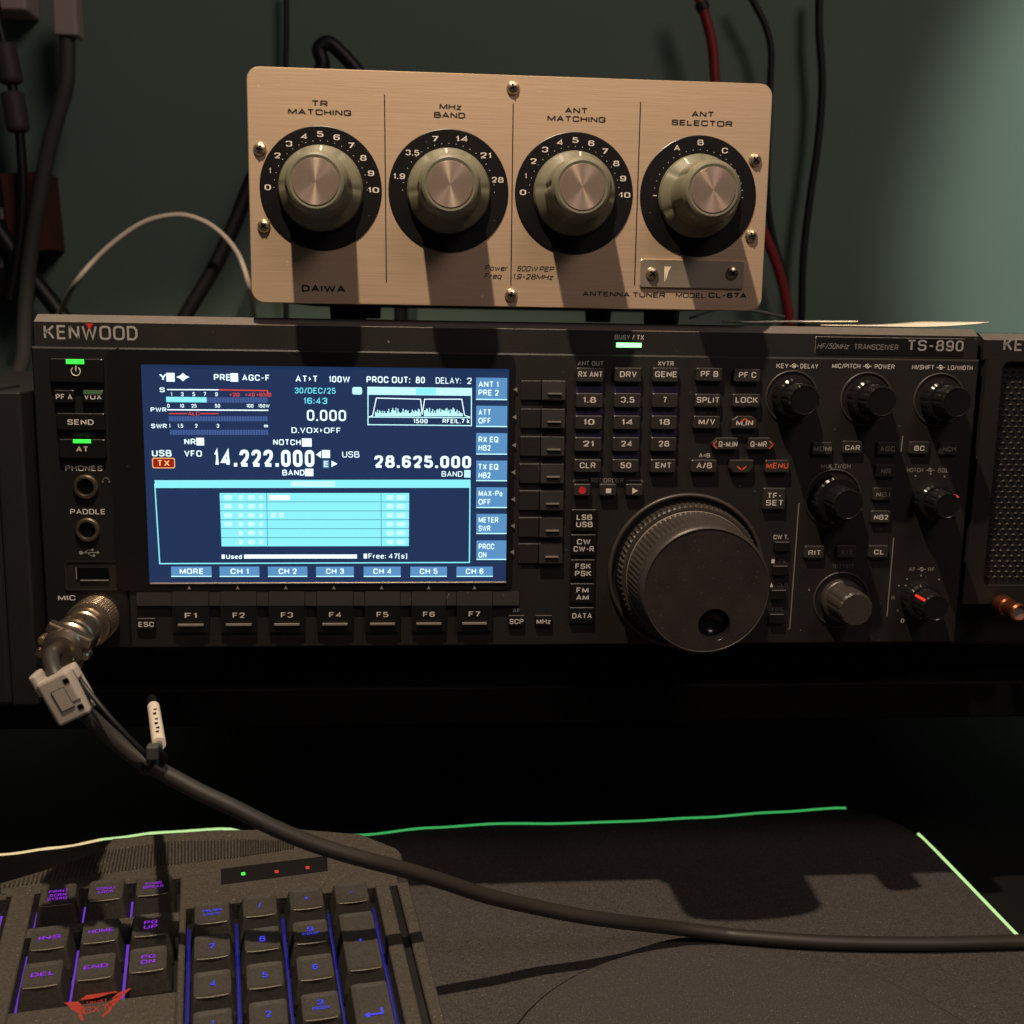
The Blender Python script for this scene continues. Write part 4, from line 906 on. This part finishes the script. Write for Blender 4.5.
segs = [([p_ for p_ in L if p_[0] < -6], 'strip_warm'), ([p_ for p_ in L if -12 <= p_[0] <= 90], 'strip_lime'), ([p_ for p_ in L if 84 <= p_[0] <= 404], 'strip_green')]
m_off = [(402,122,PADZ-.6), (409,119.5,PADZ-.6), (415.5,114.5,PADZ-.6), (422,107,PADZ-.6), (427,99,PADZ-.6), (429.8,88,PADZ-.6)]
for P_, g in segs: m.tube(P_, 1.15, g, 10, 1, raw=True)
m.tube(m_off, 1.1, 'desk_black', 10, 3)
m.tube([(430.4, 88, PADZ-.6), (431, 60, PADZ-.6), (431, 20, PADZ-.6), (431, -12, PADZ-.6), (431, -60, PADZ-.6), (431, -425, PADZ-.6)], .9, 'strip_lime', 10, 3)
m.build('light_strip', MP)['label'] = 'glowing green rim tube'
m = MB(); cx, cy, R = 281.8, -119.0, 99.2; NN = 96
rg = lambda r, z_: [(cx+r*math.cos(2*PI*k/NN), cy+r*math.sin(2*PI*k/NN), z_) for k in range(NN)]
m.loops([rg(R-1.4, PADZ+2.8), rg(R-4, PADZ+3)], 'mat_cloth', cap0=False); m.loops([rg(R-.6, PADZ+.02), rg(R, PADZ+1.0), rg(R-.3, PADZ+2.2), rg(R-1.4, PADZ+2.8)], 'cable_black', cap1=False)  # black rim stands in for the thin shadow line round the mat
tag(m.build('round_mouse_mat'), 'round dark cloth mouse mat lying on the long pad', 'mouse mat')

# ================================================================== keyboard
D_ = Vector((-.17375, .97276, .15349)).normalized(); R_ = D_.cross(Vector((0,0,1))).normalized(); N_ = R_.cross(D_)
O_ = on(212.4, 984, -230.0)
KM = Matrix(((R_.x, D_.x, N_.x, O_.x), (R_.y, D_.y, N_.y, O_.y), (R_.z, D_.z, N_.z, O_.z), (0,0,0,1)))
def kbp(u, v, h=0.0):
    d = ray(u, v); t_ = ((O_+N_*h-CAM).dot(N_))/d.dot(N_); q = CAM+d*t_-O_; return q.dot(R_), q.dot(D_)
KB = thing('gaming_keyboard', 'black gaming keyboard with violet and blue backlit keys', 'keyboard', O_+Vector((-40, 20, PADZ-O_.z)))
def kprism(m, o, h0, h1, mt, ch=0.0):
    cx = sum(p[0] for p in o)/len(o); cy = sum(p[1] for p in o)/len(o)
    w = max(p[0] for p in o)-min(p[0] for p in o); h = max(p[1] for p in o)-min(p[1] for p in o)
    rings = [[(a_, b_, h0) for a_, b_ in o], [(a_, b_, h1-ch) for a_, b_ in o]]
    if ch: rings.append([(cx+(a_-cx)*(w-2*ch)/w, cy+(b_-cy)*(h-2*ch)/h, h1) for a_, b_ in o])
    m.loops(rings, mt, KM)
FRONT = -62
H1 = -5.6
outl = [(-360,40), kbp(-30,893,H1), kbp(0,884,H1), kbp(60,866,H1), kbp(104,848,H1), kbp(113,838,H1), kbp(170,833.5,H1), kbp(225,829.5,H1), kbp(300,829,H1), kbp(361,834.5,H1), (80,78), (82,50), (81.5,FRONT), (-360,FRONT)][::-1]
m = MB(); kprism(m, outl, -22.0, -14, 'kb_well')
kprism(m, [(-360,74), (82,74), (80.4,78), kbp(361,834.5,H1), kbp(300,829,H1), kbp(225,829.5,H1), kbp(170,833.5,H1), kbp(113,838,H1), kbp(104,848,H1), kbp(60,866,H1), kbp(0,884,H1), (-84,74)], -14, H1, 'kb_plastic', .6)
def kr(a0, a1, b0, b1, h1=H1, mt='kb_plastic', ch=.5): kprism(m, [(a0,b0), (a1,b0), (a1,b1), (a0,b1)], -14, h1, mt, ch)
kr(-13, 82, 53, 74.2); kr(-13, -10.4, FRONT, 53.2); kr(67.4, 73.5, FRONT, 53.2, H1+.8); kr(73.5, 77, FRONT, 66, H1-1.6, 'kb_well'); kr(77, 82, FRONT, 66, H1)
kr(-360, -82, 72, 76); kr(-80, -71, FRONT, 74.2); kr(-71, -13, 46, 51.4); kr(-71, -13, FRONT, 5.2); kr(-360, -80, FRONT, -40)
# logo printed on the frame: winged emblem with lettering
def kt(m, s_, a_, b_, w, h, mt, hh=.06, bold=.02, rot=0.0):
    m.text(s_, KM @ Matrix.Translation((a_, b_, hh)) @ Matrix.Rotation(rot, 4, 'Z'), mt, w, h, bold)
la, lb = kbp(95, 1006, H1)
def lp(pts): m.add([(la+a_, lb+b_, H1+.06) for a_, b_ in pts], [tuple(range(len(pts)))], 'kb_red', KM)
lp([(-11,3.8), (-6,3.4), (-4.6,1.2), (-9,1.6)]); lp([(-9,1.4), (-5,1.0), (-4.2,-.8), (-7.6,-.6)]); lp([(-7,-.8), (-4.4,-1), (-4,-2.6), (-5.8,-2.4)])
lp([(13,7.6), (8,5.4), (5.4,2.6), (10.4,4.6)]); lp([(10.4,4.2), (6,2.4), (4.6,.4), (8.4,1.4)]); lp([(8.2,1.0), (5,.2), (4.4,-1.6), (6.4,-1.2)])
lp([(-5.6,4.0), (-3,6.8), (1,7.6), (5,6.8), (8,5.6), (4.6,5.4), (1.4,4.2), (-2,3.8)]); lp([(-4.6,.6), (-5.2,-4), (-4,-6.6), (-3.4,-6.2), (-4.2,-3.6), (-3.8,.4)]); lp([(4.8,.8), (5,-2.6), (2.8,-5.6), (3.4,-6.2), (6,-3), (5.8,.6)])
kt(m, 'TRUST', la+.3, lb+2.0, 7.4, 1.5, 'kb_red', H1+.06, .01, .05); kt(m, 'GXT', la+.4, lb-1.6, 8.4, 3.4, 'kb_red', H1+.06, .005, .05)
m.build('body', KB)
m = MB()
lowl = [kbp(u, v, H1) for u, v in ((0,889), (94,875), (170,865), (240,857.5), (293,849))]; upl = [kbp(u, v, H1) for u, v in ((0,887), (100,853), (170,842), (240,840.5), (293,841))]
for i in range(86):
    s_ = i/85*4; j = min(3, int(s_)); f_ = s_-j
    lo = [lowl[j][k]+(lowl[j+1][k]-lowl[j][k])*f_ for k in (0, 1)]; up = [upl[j][k]+(upl[j+1][k]-upl[j][k])*f_ for k in (0, 1)]
    w = .42; m.add([(lo[0]-w, lo[1], H1), (lo[0]+w, lo[1], H1), (up[0]+w, up[1], H1), (up[0]-w, up[1], H1), (lo[0], lo[1], H1+1.0), (up[0], up[1], H1+1.0)], [(0,4,5,3), (4,1,2,5), (0,1,4), (3,5,2)], 'kb_plastic', KM)
m.build('vent_ribs', KB)
m = MB()
q0, q1, q2, q3 = [kbp(u, v, H1) for u, v in ((221,869), (327,856), (328,871), (221,885))]
m.loops([[(a_, b_, H1-.1) for a_, b_ in (q0, q1, q2, q3)], [(a_, b_, H1+.12) for a_, b_ in (q0, q1, q2, q3)]], 'kb_well', KM)
m.build('light_window', KB)
for u, v, g in ((243.3,874.1,'led_green'), (276.6,872,'led_red'), (307.5,867.9,'led_red')):
    a_, b_ = kbp(u, v, H1); m = MB(); m.add([(a_-.8,b_-1,H1+.2), (a_+.8,b_-1,H1+.2), (a_+.8,b_+1,H1+.2), (a_-.8,b_+1,H1+.2)], [(0,1,2,3)], g, KM)
    m.build('indicator_light', KB)
# back-light seen in the gaps between the key columns
m = MB()
for a_ in (-70, -51.4, -32.6):
    m.add([(a_-.9,7,-13.9), (a_+.9,7,-13.9), (a_+.9,45,-13.9), (a_-.9,45,-13.9)], [(0,1,2,3)], 'glow_violet', KM)
    m.add([(a_-.7,53,-13.9), (a_+.7,53,-13.9), (a_+.7,72,-13.9), (a_-.7,72,-13.9)], [(0,1,2,3)], 'glow_violet', KM)
for a_ in (-9.4, 9.4, 28.2, 46.9, 66):
    m.add([(a_-.8,FRONT+4,-13.9), (a_+.8,FRONT+4,-13.9), (a_+.8,50,-13.9), (a_-.8,50,-13.9)], [(0,1,2,3)], 'glow_blue', KM)
for a_ in (-9.4, 9.4, 28.2, 46.9, 66):
    m.add([(a_-.22,FRONT+4,-13.8), (a_+.22,FRONT+4,-13.8), (a_+.22,40,-13.8), (a_-.22,40,-13.8)], [(0,1,2,3)], 'glow_blue_core', KM)
m.add([(-85,-30,-13.9), (-83.6,-30,-13.9), (-83.6,72,-13.9), (-85,72,-13.9)], [(0,1,2,3)], 'glow_violet', KM)
m.build('backlight', KB)
def key(a_, b_, legend, mt, w=17.2, d=17.4, th=3.0, sym=None):
    m = MB(); tw, td = w-4.2, d-4.4; rings = []
    for ww, dd, h, oy in ((w, d, -12.6, 0), (w-.5, d-.5, -8.5, .1), (tw+.9, td+.9, -1.0, .9), (tw+.2, td+.2, -.15, .9)):
        rings.append([(x_, y_, h) for x_, y_ in rrect(a_, b_+oy, ww, dd, 1.3, 3)])
    m.loops(rings, 'key_plastic', KM, cap1=False)
    n1 = [(x_, y_, -.15) for x_, y_ in rrect(a_, b_+.9, tw+.2, td+.2, 1.3, 3)]; n2 = [(x_, y_, -.45) for x_, y_ in rrect(a_, b_+.9, tw-3.5, td-3.5, 1.2, 3)]
    m.loops([n1, n2], 'key_plastic', KM, cap0=False, smooth=False)
    m.tube([KM @ Vector((a_+(tw/2-.8)*q, b_+.9-td/2-.1-.35*(1-q*q), -.15)) for q in (-1,-.6,-.2,.2,.6,1)], .28, 'key_highlight', 6, 2)  # paler bead along the front edge, a highlight put into the colour
    n = len(legend)
    for i, s_ in enumerate(legend):
        s_, lw, lh = s_ if isinstance(s_, tuple) else (s_, None, th)
        kt(m, s_, a_, b_+.9+((n-1)/2-i)*(lh+.8), lw, lh, mt, -.1, .02, 0.0)
    if sym == 'enter':
        for q in ([(2.6,2.2), (3.4,2.2), (3.4,-1), (2.6,-1)], [(3.4,-.2), (3.4,-1), (-2,-1), (-2,-.2)], [(-3.6,-.6), (-1.6,.8), (-1.6,-2)]):
            m.add([(a_+x_, b_+2+y_, -.1) for x_, y_ in q], [tuple(range(len(q)))], mt, KM)
    m.build('keycap', KB)
vi, bl = 'key_violet', 'key_blue'
for a_, b_, L_ in ((-60.5,62.3,[('PRINT',7.4,1.7),('SCRN',6.4,1.7),('SYSRQ',7.4,1.5)]), (-42,62.3,[('SCROLL',7.6,1.5),('LOCK',6,1.5)]), (-23.4,62.3,[('PAUSE',6.6,1.5),('BREAK',8,1.5)]),
                   (-60.5,36.4,[('INS',8,2)]), (-42,36.8,[('HOME',9,2)]), (-23.4,37.2,[('PG',5,2),('UP',5,2)]), (-60.5,16,[('DEL',8,2)]), (-42,16.6,[('END',8.4,2)]), (-23.4,17.2,[('PG',5,2),('DN',5,2)])):
    key(a_, b_, L_, vi)
for a_, b_, L_ in ((0,41,[('NUM',7.4,1.7),('LOCK',6.4,1.3)]), (18.8,42,['/']), (37.6,43,['*']), (56.2,43.8,['-']), (0,20.6,[('7',2.4,3)]), (18.9,21.4,[('8',2.4,3)]), (37.6,22.2,[('9',2.4,2.4),('PGUP',6.4,1.3)]),
                   (0,.2,['4']), (19,1.2,['5']), (37.6,2,['6']), (0,-20,['1']), (19.3,-19,['2']), (37.8,-18.4,[('3',2.2,2.6),('PGDN',6,1.5)]), (9.4,-40,['0']), (37.8,-39,['.'])):
    key(a_, b_-.6, L_, bl, w=17.2 if b_ != -40 else 36)
key(56.2, 13.2, ['+'], bl, d=37.5); key(56.2, -27.4, [], bl, d=37.5, sym='enter')
for a_, b_, L_ in ((-93.5,62,[('F12',5,2)]), (-98,37,[]), (-98,17,[]), (-98,-3,[])): key(a_, b_, L_, vi, w=17.2 if b_ > 60 else 27)
for a_ in (-300, 60):
    m = MB(); m.box(a_-8, a_+8, 84, 90, -48+8.6, -21.9, 'kb_well', KM); m.build('fold_out_foot', KB)

# ================================================================== lights, world, camera
def light(name, kind, loc, energy, col, **k):
    ld = bpy.data.lights.new(name, kind); ld.energy = energy; ld.color = col
    for a_, b_ in k.items(): setattr(ld, a_, b_)
    lo = bpy.data.objects.new(name, ld); C.objects.link(lo); lo.location = V3(*loc); return lo
def aim(o, target): o.rotation_euler = (V3(*target)-o.location).to_track_quat('-Z', 'Y').to_euler()
lamp = light('desk_lamp_light', 'SPOT', (96, -234, 600), 24.5, (1.0, .8, .58), shadow_soft_size=.008, spot_size=math.radians(92), spot_blend=.3)
aim(lamp, (130, -174, -265))
room = light('room_light', 'AREA', (850, -1250, 1250), 7.2, (1.0, .78, .72), shape='SQUARE', size=.5)
aim(room, (150, 0, 50))
side_at = Vector((1400, -300, 450)); dv = at(925, 200, 402)-side_at; dv2 = dv.copy(); dv2.rotate(Matrix.Rotation(-math.radians(28), 3, 'Z'))
side = light('side_lamp_light', 'SPOT', side_at, 40.0, (.93, 1.0, .92), shadow_soft_size=.03, spot_size=2*dv.angle(dv2)+.02, spot_blend=.1)
aim(side, side_at+dv2)
w = bpy.data.worlds.new('World'); bpy.context.scene.world = w; w.use_nodes = True
bg = w.node_tree.nodes['Background']; bg.inputs[0].default_value = (.55, .62, .75, 1); bg.inputs[1].default_value = .018

cam = bpy.data.cameras.new('camera'); co = bpy.data.objects.new('camera', cam); C.objects.link(co)
co.matrix_world = Matrix(((AR.x, AU.x, -AF.x, CAM.x/1000), (AR.y, AU.y, -AF.y, CAM.y/1000), (AR.z, AU.z, -AF.z, (CAM.z+ZOFF)/1000), (0,0,0,1)))
cam.sensor_width = 36; cam.lens = F/1024*36; cam.clip_start = .01; cam.clip_end = 20
cam.dof.use_dof = True; cam.dof.focus_distance = .475; cam.dof.aperture_fstop = 13
sc = bpy.context.scene; sc.camera = co
sc.view_settings.view_transform = 'Standard'; sc.view_settings.look = 'None'; sc.view_settings.exposure = 0; sc.view_settings.gamma = 1
